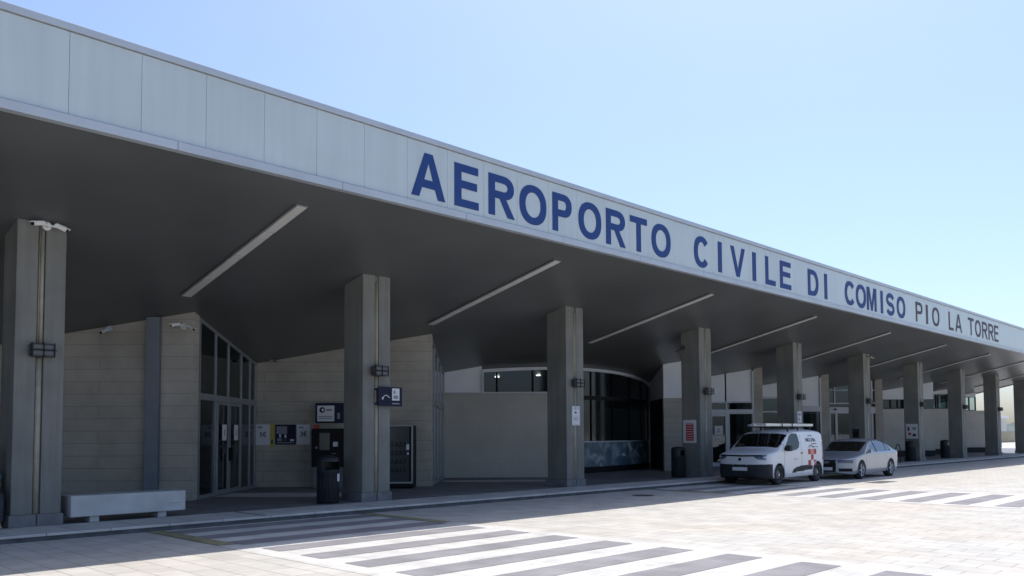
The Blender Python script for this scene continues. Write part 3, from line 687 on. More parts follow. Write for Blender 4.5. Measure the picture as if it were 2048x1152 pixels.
# pay machine
t = thing('pay_machine', 'dark wall height pay machine with a grey screen beside the second column', 'pay machine', W(25.15,-5.45,SW), rzR)
s = MB(); s.box(-.48,.48,-.20,.22,.62,1.75); s.build('cabinet', 'black', t, bevel=.01)
s = MB(); s.box(-.43,-.05,-.16,.2,0,.618); s.box(-.05,.43,-.10,.2,0,.618); s.build('pedestal', 'plinth', t)
s = MB(); s.box(-.24,.06,-.215,-.202,1.12,1.62); s.build('screen', 'teal_screen', t)
s = MB(); s.box(.16,.30,-.215,-.202,1.22,1.36); s.build('card_reader', 'paper', t)
s = MB(); s.box(-.36,-.30,-.215,-.202,1.16,1.22); s.box(-.18,-.08,-.215,-.202,.90,.925); s.box(.12,.26,-.215,-.202,1.0,1.02); s.build('slot', 'ink_grey', t)
s = MB(); s.box(-.44,-.33,-.18,.1,1.752,1.86); s.build('beacon', 'red', t)
# vending machine
t = thing('vending_machine', 'dark glass fronted vending machine with pale frame behind the second column', 'vending machine', W(24.95,-3.3,SW), rzR)
s = MB(); s.box(-.42,.42,-.36,.40,.03,1.83); s.build('cabinet', 'black', t, bevel=.01)
s = MB(); s.box(.365,.415,-.385,-.362,.20,1.80); s.box(-.41,-.365,-.385,-.362,.20,1.80); s.box(-.41,.415,-.385,-.362,.14,.198); s.box(-.41,.415,-.385,-.362,1.802,1.84); s.build('door_frame', 'frame', t)
s = MB(); s.box(-.362,.30,-.372,-.362,.21,1.79); s.build('glass_door', 'teal_screen', t)
s = MB()
for z in (.5,.75,1.0,1.25):
    s.box(-.34,.20,-.3765,-.3725,z-.03,z-.005)
    for k in range(5): s.tube((-.3+.12*k,-.378,z),(-.3+.12*k,-.378,z+.10), .022, seg=8)
s.build('bottle_row', 'dark_grey', t)
s = MB(); s.box(.22,.30,-.380,-.3725,1.12,1.28); s.box(.24,.29,-.380,-.3725,.98,1.04); s.build('keypad', 'paper', t)
# navy flag sign on the second column
x2 = cxs[1]
b = board('telephone_sign', 'navy flag sign with a white handset and white panel on the second column', 'sign', plane_mx((x2-.04, CY-.10, 2.36),(1,0,0)), .70,.46,'navy',
      [(.40,.62,.14,.43,'paper'),(.44,.50,.30,.38,'ink_grey'),(.44,.58,.18,.26,'ink_grey'),(.40,.62,.05,.08,'ink_grey')], th=.03)
s = MB(); arcp = [(.12+.2*i/12, .20+.06*math.sin(math.pi*i/12)) for i in range(13)]
for a, c in zip(arcp, arcp[1:]): s.tube((a[0],a[1],.034),(c[0],c[1],.034), .010, seg=6, mx=plane_mx((x2-.04, CY-.10, 2.36),(1,0,0)))
s.box(.10,.14,.16,.21,.031,.036,0,plane_mx((x2-.04, CY-.10, 2.36),(1,0,0))); s.build('handset_symbol', 'white', b)
s = MB(); s.box(x2-.06,x2-.042,CY-.1,CY+.0,2.40,2.44); s.box(x2-.06,x2-.042,CY-.1,CY,2.74,2.78); s.box(x2-.058,x2-.044,CY-.09,CY-.07,2.441,2.739); s.build('bracket', 'dark_grey', b)
# plates on further columns
board('info_plate', 'small white plate with a dark mark in a grey frame on the third column', 'plate', plane_mx((cxs[2]-.19, CY-.012, 1.93),(1,0,0)), .38,.58,'trim_metal',
      [(.04,.34,.03,.47,'paper'),(.12,.22,.36,.41,'ink'),(.08,.3,.16,.18,'ink_grey'),(.08,.3,.22,.24,'ink_grey')])
board('info_plate', 'small white plate on the front of the fifth column above the white van', 'plate', plane_mx((cxs[4]-.17, CY-.012, 2.10),(1,0,0)), .36,.48,'paper',
      [(.05,.3,.3,.4,'ink_grey'),(.05,.2,.1,.2,'ink_grey')])
mxL = lambda k, y, z: plane_mx((CX0+CS*k-CW-.003, y, z), (0,-1,0))      # boards on the left face of a column
board('red_notice', 'white framed notice with a red printed block on the side of the fourth column', 'notice', mxL(3, 17.06, 1.33), .55,.83,'paper',
      [(.12,.44,.08,.70,'red')]+[(.15,.41,.14+.085*i,.16+.085*i,'paper') for i in range(7)])
board('dark_panel', 'small dark square panel on the side of the sixth column', 'panel', mxL(5, 16.95, 1.42), .33,.43,'dark_grey', [(.06,.27,.08,.3,'black')])
board('picture_notice', 'white notice with four dark pictures on the side of the seventh column', 'notice', mxL(6, 17.03, 1.33), .62,.80,'paper',
      [(.08,.18,.42,.64,'ink'),(.34,.52,.48,.62,'ink_grey'),(.12,.26,.18,.32,'red'),(.34,.52,.12,.26,'ink')])
board('door_poster', 'white sheet with grey print hung inside the glass door behind the van', 'poster', on_wall(39.83,9.55,0,1.60,0), .38,.42,'paper', [(.08,.3,.12,.16,'ink_grey'),(.16,.22,.2,.3,'ink_grey')], th=.004)
board('door_poster', 'lower small white sheet inside the glass door behind the van', 'poster', on_wall(39.83,9.58,0,1.30,0), .28,.22,'paper', [(.05,.2,.08,.12,'ink_grey')], th=.004)
# leaning low hoop (bicycle stand) behind the silver car
def arch_pts(w_, h_, n=10): return [(-w_/2,0)]+[(-w_/2*math.cos(math.pi*i/n), h_-w_/2+w_/2*math.sin(math.pi*i/n)) for i in range(n+1)]+[(w_/2,0)]
s = MB(); pts = arch_pts(.6,.95)
for a, c in zip(pts, pts[1:]): s.tube((a[0],0,a[1]),(c[0],0,c[1]), .025, seg=8)
o = s.build('bicycle_stand', 'dark_grey', loc=(44.3, 16.1, SW)); tag(o, 'dark hooped metal stand behind the boot of the silver car', 'bicycle stand')

# ------------------------------------------------------------------ vehicles
def lerp(tab, x):
    if x >= tab[0][0]: return tab[0][1]
    for (a, fa), (c, fc) in zip(tab, tab[1:]):
        if x >= c:
            t = (a-x)/(a-c) if a != c else 0
            return fa+(fc-fa)*t
    return tab[-1][1]
def smooth_tab(tab, x, r=.05):
    return (lerp(tab,x-r)+2*lerp(tab,x)+lerp(tab,x+r)+lerp(tab,x-r/2)+lerp(tab,x+r/2))/6
def inside(poly, x, y):
    c = False; j = len(poly)-1
    for i in range(len(poly)):
        xi, yi = poly[i]; xj, yj = poly[j]
        if (yi > y) != (yj > y) and x < (xj-xi)*(y-yi)/(yj-yi)+xi: c = not c
        j = i
    return c
def car_shell(root, P, classify, mats):
    """lofted shell; P holds nose, tail, top profile, half width, belt, tumblehome; classify(x,y,z,nx) names the part a face belongs to"""
    xf, xr, a, W_, n = P['nose'], P['tail'], P['round'], P['hw'], P['n']
    xs = [xf-a*(i/38)**2 for i in range(39)]; x = xs[-1]
    while x > xr+a+.02: x -= .022; xs.append(x)
    xs += [xr+a*(i/20)**2 for i in range(20,-1,-1)]
    rings = []
    NS, NC = 60, 26
    for x in xs:
        t = min(1, max(0, (xf-x)/a)); s1 = (1-(1-t)**n)**(1/n)
        t = min(1, max(0, (x-xr)/a)); s2 = (1-(1-t)**(n+1))**(1/(n+1)); s_ = max(.0005, min(s1, s2))
        zt = smooth_tab(P['top'], x, .03 if (xf-x < .25 or x-xr < .2) else .07); zb = lerp(P['bot'], x)
        if zt-zb < .02: zt = zb+.02
        hc = min(P['cap'], (zt-zb)*.45); zc = zt-hc
        def hw(z):
            g = 1.0
            if z < .38: g -= .35*(.38-z)**2*4
            if z > P['belt']: g -= P['tumble']*(z-P['belt'])/W_ + P.get('curve',0)*(z-P['belt'])**2
            else: g -= P.get('low',.03)*((P['belt']-z)/P['belt'])**2
            return W_*g
        ring = []
        for i in range(5): ring.append((x, hw(zb)*s_*i/5, zb))
        for i in range(NS): z = zb+(zc-zb)*i/(NS-1); ring.append((x, hw(z)*s_, z))
        yc = hw(zc)*s_
        for i in range(1, NC+1):
            ph = math.pi/2*i/NC; e = 2/P['capn']
            ring.append((x, yc*max(0,math.cos(ph))**e, zc+hc*math.sin(ph)**e))
        ring[-1] = (x, 0, zt); rings.append(ring)
    N = len(rings[0]); V_ = []; idx = {}
    for sgn in (1,-1):
        for i, ring in enumerate(rings):
            for j, (x,y,z) in enumerate(ring):
                for ax in P['axles']:
                    if y > W_*.6 and (x-ax)**2+(z-P['wr'])**2 < P['arch']**2 and z < P['wr']+P['arch']: y = W_-.26
                idx[(sgn,i,j)] = len(V_); V_.append((x, y*sgn, z))
    parts = {}
    for sgn in (1,-1):
        for i in range(len(rings)-1):
            for j in range(N-1):
                q = [idx[(sgn,i,j)], idx[(sgn,i,j+1)], idx[(sgn,i+1,j+1)], idx[(sgn,i+1,j)]]
                if sgn < 0: q = q[::-1]
                c = [sum(V_[k][m_] for k in q)/4 for m_ in range(3)]
                A_ = Vector(V_[q[2]])-Vector(V_[q[0]]); B_ = Vector(V_[q[3]])-Vector(V_[q[1]]); nn = A_.cross(B_)
                if nn.length > 1e-9: nn.normalize()
                if nn.dot(Vector((c[0]*.15, c[1], c[2]-.6))) < 0: nn = -nn; q = q[::-1]
                key = None
                for ax in P['axles']:
                    if abs(c[1]) > W_*.5 and (c[0]-ax)**2+(c[2]-P['wr'])**2 < (P['arch']+.012)**2 and c[2] < P['wr']+P['arch']: key = 'wheel_arch'
                if not key: key = classify(c[0], abs(c[1]), c[2], nn, sgn)
                parts.setdefault(key, []).append(q)
    for key, fs in parts.items():
        name = key.split('|')[0]; used = {}; vs = []; ff = []
        for q in fs:
            r = []
            for k in q:
                if k not in used: used[k] = len(vs); vs.append(V_[k])
                r.append(used[k])
            r2 = []
            for k in r:
                if not r2 or vs[k] != vs[r2[-1]]: r2.append(k)
            if len(r2) > 2 and vs[r2[0]] == vs[r2[-1]]: r2.pop()
            if len(r2) > 2: ff.append(tuple(r2))
        s = MB(); s.add(vs, ff); o = s.build(name, mats[name], root, smooth=True)
def wheel(root, x, y, r, w_, style, sgn):
    o = bpy.data.objects.new('wheel', None); COL.objects.link(o); o.parent = root; o.location = (x, y, r); o.rotation_euler = (0 if sgn < 0 else math.pi, 0, 0)
    mx = Matrix.Rotation(R(90), 4, 'X')        # local z -> -y is the outside
    s = MB(); rr = r*.66
    s.lathe([(rr,-w_/2),(r*.93,-w_/2),(r,-w_/2+.025),(r,w_/2-.025),(r*.93,w_/2),(rr,w_/2)], 36, 0, mx); s.build('tyre', 'rubber', o, smooth=True)
    s = MB()
    if style == 'steel':
        s.lathe([(rr,w_/2-.005),(rr*.95,w_/2-.01),(rr*.9,w_/2-.05),(rr*.6,w_/2-.03),(rr*.3,w_/2-.02),(0,w_/2-.02)], 36, 0, mx)
        for k in range(10):
            a = 2*math.pi*k/10; s.tube((rr*.74*math.cos(a),-(w_/2-.036),rr*.74*math.sin(a)),(rr*.74*math.cos(a),-(w_/2-.026),rr*.74*math.sin(a)), .02, seg=8, mi=1)
        s.tube((0,-(w_/2-.02),0),(0,-(w_/2),0), rr*.22, seg=16, mi=2)
        s.build('rim', ['rim_dark','black','rim_silver'], o)
    else:
        s.lathe([(rr,w_/2),(rr*.93,w_/2-.012),(rr*.9,w_/2-.09)], 36, 0, mx); s.lathe([(rr*.9,w_/2-.09),(0,w_/2-.09)], 24, 1, mx)
        for k in range(5):
            for dlt in (-.14, .14):
                a = 2*math.pi*k/5; p1 = (rr*.93*math.cos(a+dlt), -(w_/2-.015), rr*.93*math.sin(a+dlt)); s.tube((rr*.12*math.cos(a),-(w_/2-.03),rr*.12*math.sin(a)), p1, .022, seg=6, mi=0)
        s.tube((0,-(w_/2-.05),0),(0,-(w_/2-.012),0), rr*.2, seg=16, mi=0)
        s.build('rim', ['rim_silver','black'], o)
def rounded(s, x0,x1,y0,y1,z0,z1, mi=0):
    s.box(x0,x1,y0,y1,z0,z1,mi)

def arch_lip(root, x, y, zc, r, mk):
    s = MB(); n = 26
    P_ = [(x+r*math.cos(R(-14+208*i/n)), y, zc+r*math.sin(R(-14+208*i/n))) for i in range(n+1)]
    for a, c in zip(P_, P_[1:]): s.tube(a, c, .022, seg=8)
    s.build('arch_lip', mk, root, smooth=True)
# --- white van
van = thing('parked_van', 'white panel van with black bumpers, red and white squares and a roof ladder', 'van', (26.88, 13.90, 0), math.pi)
VP = dict(nose=2.26, tail=-2.12, round=.46, n=2.7, hw=.925, cap=.16, capn=3.2, belt=1.08, tumble=.13, axles=(1.39,-1.39), wr=.325, arch=.385, low=.02, curve=.05,
    top=[(2.26,.74),(2.245,.9),(2.20,.985),(2.08,1.035),(1.75,1.10),(1.36,1.165),(1.25,1.22),(.58,1.675),(.42,1.735),(.1,1.775),(-.6,1.80),(-1.4,1.80),(-1.78,1.77),(-1.93,1.70),(-2.02,1.45),(-2.10,1.05),(-2.12,.6)],
    bot=[(2.26,.42),(2.2,.27),(2.0,.21),(-1.9,.24),(-2.06,.30),(-2.12,.40)])
WIN = [(1.04,1.12),(.5,1.085),(.12,1.13),(-.04,1.19),(-.12,1.32),(-.06,1.60),(.02,1.655),(.36,1.655),(.56,1.58)]
CLAD = [(.50,.36),(-1.02,.44),(-1.02,.57),(-.4,.585),(.1,.56),(.40,.48)]
def van_cls(x, y, z, n, sg):
    if x > 1.36 and z < .66+.02*(y/.9) and (x > 1.83 or z < .3): return 'front_bumper'
    if x < -1.86 and z < .52: return 'rear_bumper'
    if .60 < x < 1.24 and n.z > .30 and y < .80 and z > 1.2: return 'windscreen'
    if inside(WIN, x, z) and y > .5: return 'side_window|%d' % sg
    if inside(CLAD, x, z) and y > .5: return 'side_cladding|%d' % sg
    if x < -1.75 and y > .70 and .75 < z < 1.35 : return 'tail_light|%d' % sg
    if y > .6 and z > .33 and (abs(x+.22) < .011 or abs(x-1.02) < .011) and z < 1.62: return 'door_seam'
    return 'body'
car_shell(van, VP, van_cls, dict(body='van_paint', front_bumper='dark_grey', rear_bumper='dark_grey', windscreen='van_glass', side_window='van_glass', side_cladding='dark_grey',
    headlight='headlamp', grille_strip='black', tail_light='red_lens', wheel_arch='black', door_seam='seam'))
for ax in (1.39,-1.39):
    for sg in (1,-1): wheel(van, ax, sg*.80, .325, .21, 'steel', sg); arch_lip(van, ax, sg*.915, .325, .392, 'van_paint' if ax < 0 else 'van_paint')
s = MB()   # cabin interior
s.box(.95,1.2,-.75,.75,.7,1.12); s.box(-.12,.0,-.82,.82,.5,1.66)
for yy in (-.4,.4): s.box(.0,.5,yy-.25,yy+.25,.6,.85); s.box(-.0,.14,yy-.24,yy+.24,.85,1.35); s.box(.02,.12,yy-.13,yy+.13,1.37,1.55)
s.build('cabin_trim', 'seat_trim', van)
for sg in (1,-1):
    s = MB(); s.box(.80,.98,min(sg*.94,sg*1.10),max(sg*.94,sg*1.10),1.08,1.27); s.box(.86,.92,min(sg*.90,sg*.95),max(sg*.90,sg*.95),1.09,1.14); s.build('door_mirror', 'dark_grey', van, bevel=.035)
    s = MB(); s.box(-.27,-.12,min(sg*.922,sg*.945),max(sg*.922,sg*.945),.985,1.02); s.build('door_handle', 'black', van, bevel=.008)
s = MB(); s.box(2.262,2.275,-.26,.26,.47,.58); s.build('number_plate', 'paper', van)
def nose(y, off): return VP['nose'] - VP['round']*(1-(1-min(1,abs(y)/VP['hw'])**VP['n'])**(1/VP['n'])) + off
s = MB(); ys = [-.72+.04*i for i in range(37)]; pz = lambda y: .945+.015*abs(y)
for ya, yb in zip(ys, ys[1:]): s.tube((nose(ya,-.022),ya,pz(ya)),(nose(yb,-.022),yb,pz(yb)),.024,seg=8)
s.build('grille_strip', 'black', van, smooth=True)
for sg in (1,-1):     # lamp units set into the front corners
    s = MB(); ys = [.50+.03*i for i in range(12)]
    def lw_(y): t = (y-.50)/.33; return (.90-.085*min(1,t*2.2), .955+.035*t)
    for ya, yb in zip(ys, ys[1:]):
        (la, ha), (lb_, hb) = lw_(ya), lw_(yb)
        for z0_, z1_, z2_, z3_ in ((la, ha, lb_, hb),):
            s.add([(nose(ya,.008),sg*ya,z0_),(nose(yb,.008),sg*yb,z2_),(nose(yb,-.014),sg*yb,z3_),(nose(ya,-.014),sg*ya,z1_),
                   (nose(ya,-.1),sg*ya,z0_),(nose(yb,-.1),sg*yb,z2_),(nose(yb,-.1),sg*yb,z3_),(nose(ya,-.1),sg*ya,z1_)], [(0,1,2,3),(7,6,5,4),(0,4,5,1),(3,2,6,7),(0,3,7,4),(1,5,6,2)])
    hl = s.build('headlight', 'headlamp', van)
    s = MB()
    for yy in (.60,.70): s.tube((nose(yy,-.01),sg*yy,.905),(nose(yy,.012),sg*yy,.905),.030,seg=14)
    s.tube((nose(.79,.012),sg*.79,.84),(nose(.80,-.006),sg*.80,.965),.016,seg=8); s.tube((nose(.58,.012),sg*.58,.835),(nose(.79,.012),sg*.79,.83),.011,seg=8)
    s.build('lamp_reflector', 'chrome', hl)
s = MB(); s.tube((2.24,0,.83),(2.272,0,.83),.05,seg=20); s.build('badge', 'navy', van)
s = MB()   # wiper blades
s.tube((1.27,.05,1.225),(1.02,.62,1.40),.008,seg=6); s.tube((1.27,-.5,1.225),(1.05,.05,1.40),.008,seg=6); s.build('wiper', 'black', van)
# livery on both flanks
sidey = .925
def flank(s, x0, x1, z0, z1, mi, sg, off=.004):
    def yy(z): return sg*(.925*(1-(.02*((1.08-z)/1.08)**2 if z < 1.08 else (.13*(z-1.08)/.925+.05*(z-1.08)**2)))+off)
    n_ = 4; vs = []; fs = []
    for i in range(n_+1):
        z = z0+(z1-z0)*i/n_; vs += [(x0,yy(z),z),(x1,yy(z),z)]
    fs = [(2*i,2*i+1,2*i+3,2*i+2) for i in range(n_)]; s.add(vs, fs, mi)
s = MB()
for sg in (1,-1):
    for row, cells in enumerate((((0,),(2,)), ((1,),), ((0,),(2,)))):
        for (cc,) in cells:
            x0 = -.68-.215*cc; z1 = 1.13-.19*row; flank(s, x0, x0-.19, z1-.185, z1, 0, sg)
    flank(s, -.68-.19, -.68-.215*2, .945, 1.13, 1, sg, .003); flank(s, -.68-.19, -.895-.19+.165, .565, .75, 1, sg, .003)
s.build('checker_decal', ['red','pink'] if 'pink' in MT else ['red','red'], van) if False else None
MT['pink'] = mat('pink_print', (.55,.25,.24), .4)
s.build('checker_decal', ['red','pink'], van)
s = MB()
for sg in (1,-1):
    rgt = (-1,0,0) if sg > 0 else (1,0,0); 
    def pm(x, z): 
        yv = sg*(.925*(1-(.13*(z-1.08)/.925+.05*(z-1.08)**2))+.006)
        return plane_mx((x, yv, z), rgt, (0, -sg*.20, 1))
    xa = -.60 if sg > 0 else -1.36
    text_mesh(s, 'NO.VIA', .2, pm(xa, 1.37), 0, .76, .135, .002, bold=.008)
    for x0_, x1_, z0_, z1_, mi_ in ((-.98,-1.40,1.285,1.315,1),(-.80,-1.05,1.235,1.26,0),(-.70,-.92,1.185,1.205,0),(-1.0,-1.2,1.175,1.215,0),(-1.26,-1.46,1.185,1.205,0)): flank(s, x0_, x1_, z0_, z1_, mi_, sg, .006)
s.build('side_lettering', ['ink','red'], van)
s = MB()
for sg in (1,-1):
    for i in range(12):
        a0, a1 = math.pi*i/12, math.pi*(i+1)/12; 
        s.tube((-.95+.12*math.cos(a0), sg*.868, 1.545+.055*math.sin(a0)),(-.95+.12*math.cos(a1), sg*.868, 1.545+.055*math.sin(a1)), .010, seg=5)
    s.box(.02,.30,min(sg*.922,sg*.929),max(sg*.922,sg*.929),.80,.815); s.box(.28,.30,min(sg*.922,sg*.929),max(sg*.922,sg*.929),.76,.86)
s.build('side_emblem', 'ink_grey', van)
# roof bars belong to the van, the ladder lies on them
s = MB()
for xx in (.28,-.45,-1.35):
    s.box(xx-.025,xx+.025,-.70,.70,1.86,1.895)
    for sg in (1,-1): s.box(xx-.03,xx+.03,min(sg*.66,sg*.70),max(sg*.66,sg*.70),1.70,1.86)
s.build('roof_bar', 'dark_grey', van)
lad = thing('ladder', 'long pale aluminium ladder strapped on the roof bars of the white van', 'ladder', (26.88, 13.68, 1.905), math.pi)
s = MB()
for yy in (-.22, .22): s.box(-2.05,1.38,yy-.04,yy+.04,0,.085)
s.build('rail', 'alu', lad)
s = MB()
for k in range(12): s.tube((-1.9+.28*k,-.18,.045),(-1.6+.28*k,.18,.045),.016,seg=8)
s.build('rung', 'alu', lad)
s = MB()
for yy in (-.34,-.60): s.box(-1.75,.95,yy-.035,yy+.035,0,.06)
for yy in (-.47,): s.box(-1.7,1.0,yy-.05,yy+.05,.0,.025)
s.build('extension', 'trim_metal', lad)
s = MB()
for xx in (.28,-.45): s.box(xx-.02,xx+.02,-.64,.27,.087,.095); s.box(xx-.02,xx+.02,.27,.28,-.05,.09)
s.build('strap', 'black', lad)

# --- silver saloon
sed = thing('parked_saloon', 'silver four door saloon car parked behind the white van', 'car', (32.02, 13.33, 0), math.pi+R(.6))
SP = dict(nose=2.42, tail=-2.48, round=.62, n=2.3, hw=.925, cap=.10, capn=3.0, belt=.90, tumble=.36, axles=(1.42,-1.42), wr=.325, arch=.375, low=.05, curve=.25,
    top=[(2.42,.60),(2.40,.66),(2.30,.735),(2.0,.81),(1.6,.88),(1.15,.955),(1.02,.985),(.34,1.33),(.12,1.405),(-.2,1.445),(-.6,1.45),(-1.0,1.405),(-1.3,1.305),(-1.80,1.085),(-1.95,1.055),(-2.3,1.03),(-2.42,.98),(-2.47,.8),(-2.48,.6)],
    bot=[(2.42,.36),(2.36,.24),(2.1,.19),(-2.1,.22),(-2.36,.3),(-2.48,.42)])
SW1 = [(.98,.955),(.02,.955),(.02,1.365),(.30,1.31),(.62,1.165)]
SW2 = [(-.06,.955),(-.95,.965),(-1.02,1.30),(-.6,1.372),(-.06,1.372)]
SW3 = [(-1.0,.97),(-1.42,1.03),(-1.30,1.17),(-1.07,1.27)]
def sed_cls(x, y, z, n, sg):
    if .30 < x < 1.04 and n.z > .45 and y < .66 and z > .99: return 'windscreen'
    if -1.85 < x < -1.12 and n.z > .5 and y < .56 and z > 1.08: return 'rear_window'
    if y > .45 and z > .93 and n.z < .8:
        for k, pl in enumerate((SW1, SW2, SW3)):
            if inside(pl, x, z): return 'side_window|%d%d' % (sg, k)
        if inside([(1.06,.94),(-1.50,.99),(-1.32,1.20),(-1.04,1.33),(-.6,1.392),(.02,1.392),(.34,1.33)], x, z): return 'window_trim|%d' % sg
    if x > 1.9 and y < .36 and .28 < z < .70 and n.z < .8: return 'grille'
    if x > 1.78 and .42 < y < .86 and .585 < z < .70: return 'headlight|%d' % sg
    if x > 1.85 and .45 < y < .84 and .29 < z < .40: return 'fog_grille|%d' % sg
    if x < -2.05 and y > .45 and .72 < z < .90: return 'tail_light|%d' % sg
    if y > .6 and .30 < z < .94 and min(abs(x-1.0), abs(x+.02), abs(x+1.0)) < .011: return 'door_seam'
    return 'body'
car_shell(sed, SP, sed_cls, dict(body='silver_paint', windscreen='car_glass', rear_window='car_glass', side_window='car_glass', window_trim='black', grille='black', headlight='headlamp',
    fog_grille='black', tail_light='red_lens', wheel_arch='black', door_seam='seam'))
for ax in (1.42,-1.42):
    for sg in (1,-1): wheel(sed, ax, sg*.805, .325, .225, 'alloy', sg); arch_lip(sed, ax, sg*.905, .325, .382, 'silver_paint')
s = MB(); s.box(.75,1.0,-.7,.7,.6,.93)
for xx, yy in ((-.1,-.38),(-.1,.38),(-1.0,-.35),(-1.0,.35)): s.box(xx,xx+.5,yy-.25,yy+.25,.35,.6); s.box(xx-.12,xx+.06,yy-.23,yy+.23,.6,1.08); s.box(xx-.1,xx,yy-.12,yy+.12,1.08,1.22)
s.build('cabin_trim', 'seat_trim', sed)
for sg in (1,-1):
    s = MB(); s.box(.72,.86,min(sg*.93,sg*1.05),max(sg*.93,sg*1.05),.93,1.05); s.box(.76,.82,min(sg*.86,sg*.93),max(sg*.86,sg*.93),.94,.97); s.build('door_mirror', 'silver_paint', sed, bevel=.035)
s = MB()
for xx in (.18,-.82):
    for sg in (1,-1): s.box(xx-.09,xx+.09,min(sg*.895,sg*.94),max(sg*.895,sg*.94),.79,.815)
s.build('door_handle', 'silver_paint', sed, bevel=.008)
s = MB(); s.box(2.425,2.437,-.26,.26,.33,.44); s.build('number_plate', 'paper', sed)
s = MB()
for k in range(4):    # ring emblem
    for i in range(16):
        a0, a1 = 2*math.pi*i/16, 2*math.pi*(i+1)/16; c = -.105+.07*k
        s.tube((2.432,c+.045*math.cos(a0),.60+.045*math.sin(a0)),(2.432,c+.045*math.cos(a1),.60+.045*math.sin(a1)),.006,seg=5)
s.build('ring_emblem', 'chrome', sed)
s = MB()
for sg in (1,-1):
    s.tube((2.22,sg*.63,.345),(2.27,sg*.63,.345),.035,seg=12)
    for k in range(3): s.tube((2.26-.07*k,sg*(.5+.10*k),.645),(2.285-.07*k,sg*(.5+.10*k),.645),.035,seg=12)
s.build('lamp_bulb', 'chrome', sed)

# ------------------------------------------------------------------ seated person at the left edge
def skin_mesh(name, verts, edges, mk, parent=None, sub=2):
    me = bpy.data.meshes.new(name); me.from_pydata([v[:3] for v in verts], edges, []); o = bpy.data.objects.new(name, me); COL.objects.link(o)
    md = o.modifiers.new('skin', 'SKIN'); md.use_smooth_shade = True
    for i, v in enumerate(verts): me.skin_vertices[0].data[i].radius = (v[3], v[4] if len(v) > 4 else v[3]); me.skin_vertices[0].data[i].use_root = (i == 0)
    s2 = o.modifiers.new('sub', 'SUBSURF'); s2.levels = sub; s2.render_levels = sub
    dg = bpy.context.evaluated_depsgraph_get(); me2 = bpy.data.meshes.new_from_object(o.evaluated_get(dg)); bpy.data.objects.remove(o)
    me2.materials.clear(); me2.materials.append(MT[mk]); o = bpy.data.objects.new(name, me2); COL.objects.link(o)
    if parent: o.parent = parent
    return o
PX, PY, PZ = 4.0, 16.66, SW+.49
pv = [(0,0,.10,.15,.12),(0,.02,.28,.13,.10),(0,.0,.46,.15,.10),(0,-.01,.55,.08,.07),(0,-.01,.62,.05,.05),(0,-.03,.70,.075,.085),(0,-.03,.80,.08,.095),(0,-.02,.87,.05,.06)]
pe = [(0,1),(1,2),(2,3),(3,4),(4,5),(5,6),(6,7)]
def chain(start, pts):
    i = start
    for p in pts: pv.append(p); pe.append((i, len(pv)-1)); i = len(pv)-1
    return i
for sg in (1,-1):
    e_ = chain(2, [(sg*.17,0,.50,.055),(sg*.22,-.04,.24,.045),(sg*.15,-.26,.14,.036),(sg*.12,-.33,.13,.025,.035)])
    for k in range(4): chain(e_, [(sg*(.09+.018*k),-.39,.115,.009),(sg*(.09+.018*k),-.43,.095,.008)])
    chain(e_, [(sg*.085,-.36,.13,.010),(sg*.07,-.385,.12,.009)])
    chain(0, [(sg*.10,-.08,.07,.085),(sg*.13,-.44,.05,.065),(sg*.13,-.46,-.22,.05),(sg*.13,-.46,-.43,.035),(sg*.13,-.58,-.46,.03)])
person = skin_mesh('person', pv, pe, 'skin'); person.location = (PX, PY, PZ)
tag(person, 'person in a light blue shirt sitting at the far left edge beside the first column', 'person')
sv = [(0,0,.06,.175,.145),(0,.02,.28,.155,.125),(0,0,.46,.17,.12),(0,-.01,.545,.09,.08)]; se = [(0,1),(1,2),(2,3)]
for sg in (1,-1):
    sv += [(sg*.18,0,.49,.075),(sg*.225,-.03,.30,.065)]; n_ = len(sv); se += [(2,n_-2),(n_-2,n_-1)]
skin_mesh('shirt', sv, se, 'shirt', person)
tv = [(0,0,.06,.16,.13)]; te = []
for sg in (1,-1):
    tv += [(sg*.11,-.10,.075,.105),(sg*.135,-.44,.055,.082),(sg*.135,-.465,-.2,.068),(sg*.135,-.465,-.40,.06)]; n_ = len(tv); te += [(0,n_-4),(n_-4,n_-3),(n_-3,n_-2),(n_-2,n_-1)]
skin_mesh('trousers', tv, te, 'trousers', person)
skin_mesh('hair', [(0,.01,.74,.085,.075),(0,.005,.83,.09,.10),(0,0,.875,.06,.07)], [(0,1),(1,2)], 'hair', person)
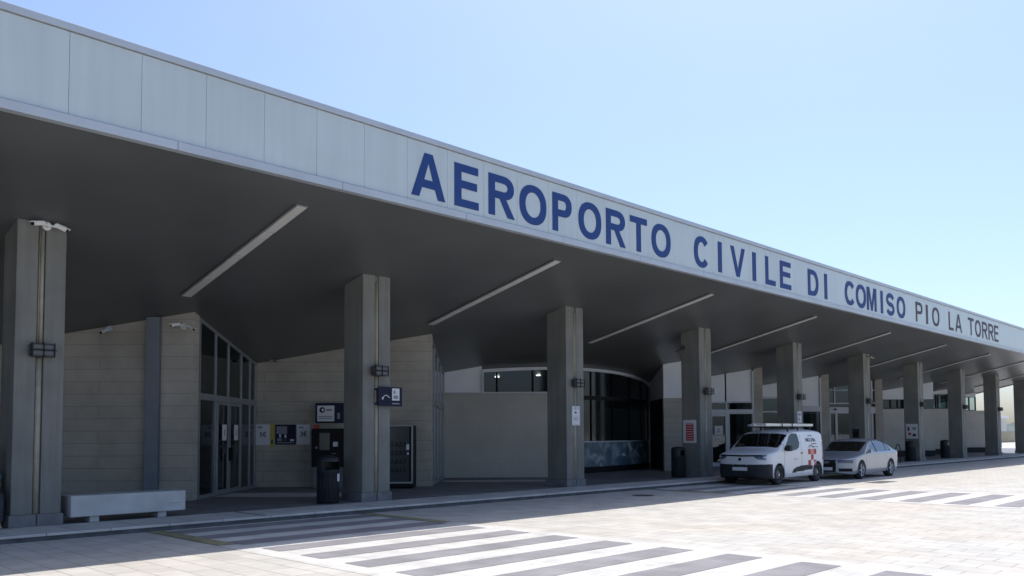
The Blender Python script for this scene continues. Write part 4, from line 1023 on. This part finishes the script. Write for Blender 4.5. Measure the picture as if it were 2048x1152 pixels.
s = MB(); s.tube((-.03,-.118,.79),(-.03,-.126,.79),.011,seg=10); s.tube((.03,-.118,.79),(.03,-.126,.79),.011,seg=10); s.box(-.025,.025,-.122,-.115,.715,.722); s.build('face_features', 'ink', person)
s = MB(); s.prism([(-.118,.74),(-.142,.745),(-.115,.80)],-.012,.012,'x'); s.build('nose', 'skin', person)

# ------------------------------------------------------------------ beyond the canopy
t = thing('background_building', 'low white building with a pale band far off beyond the right end', 'building', (0,0,0))
s = MB(); s.box(140, 230, 58, 90, 0, 4.9); s.build('wall', 'render_pale', t)
s = MB(); s.box(139.5, 230.5, 57.5, 90.5, 4.91, 5.5); s.build('roof', 'white_panel', t)
s = MB()
for k in range(8): s.box(144+9*k, 148+9*k, 57.95, 58.1, 1.2, 2.8)
s.box(139.9,140.0,62,66,3.2,4.0); s.box(139.9,140.0,72,76,3.2,4.0)
s.build('window', 'teal_screen', t)
s = MB(); s.box(100, 190, 37.5, 37.9, 0, 1.75); tag(s.build('boundary_wall', 'render_beige'), 'beige boundary wall beyond the right end of the canopy', 'wall')
s = MB(); s.box(76, 92, 25.5, 26.3, 0, .5); tag(s.build('low_wall', 'dark_soil'), 'low dark wall past the last columns', 'wall')
for k, (x, y, h) in enumerate(((150, 51, 9.5), (128, 45.5, 8.0), (172, 57, 10))):
    t = thing('lamp_mast', ['tallest thin lamp mast seen between the last two columns','thin lamp mast, shorter one between the last two columns','distant thin lamp mast behind the white building'][k], 'lamp mast', (x, y, 0), 0, 'thin masts beyond the canopy')
    s = MB(); s.tube((0,0,0),(0,0,h),.09,.05,seg=8); s.build('pole', 'frame', t); s = MB(); s.box(-.5,.5,-.12,.12,h,h+.12); s.build('lamp_head', 'frame', t)
s = MB(); pts = []
for i in range(60):
    x = 400+30*i; pts.append((x, 16+5*math.sin(i*.35)+3*math.sin(i*1.1)+2*math.sin(i*2.3)))
vs = []
for x, h in pts: vs += [(x, 900-.25*(x-400), 0), (x, 900-.25*(x-400)+60, h*.9)]
s.add(vs, [(2*i, 2*i+2, 2*i+3, 2*i+1) for i in range(59)]); tag(s.build('hills', 'hill'), kind='structure')
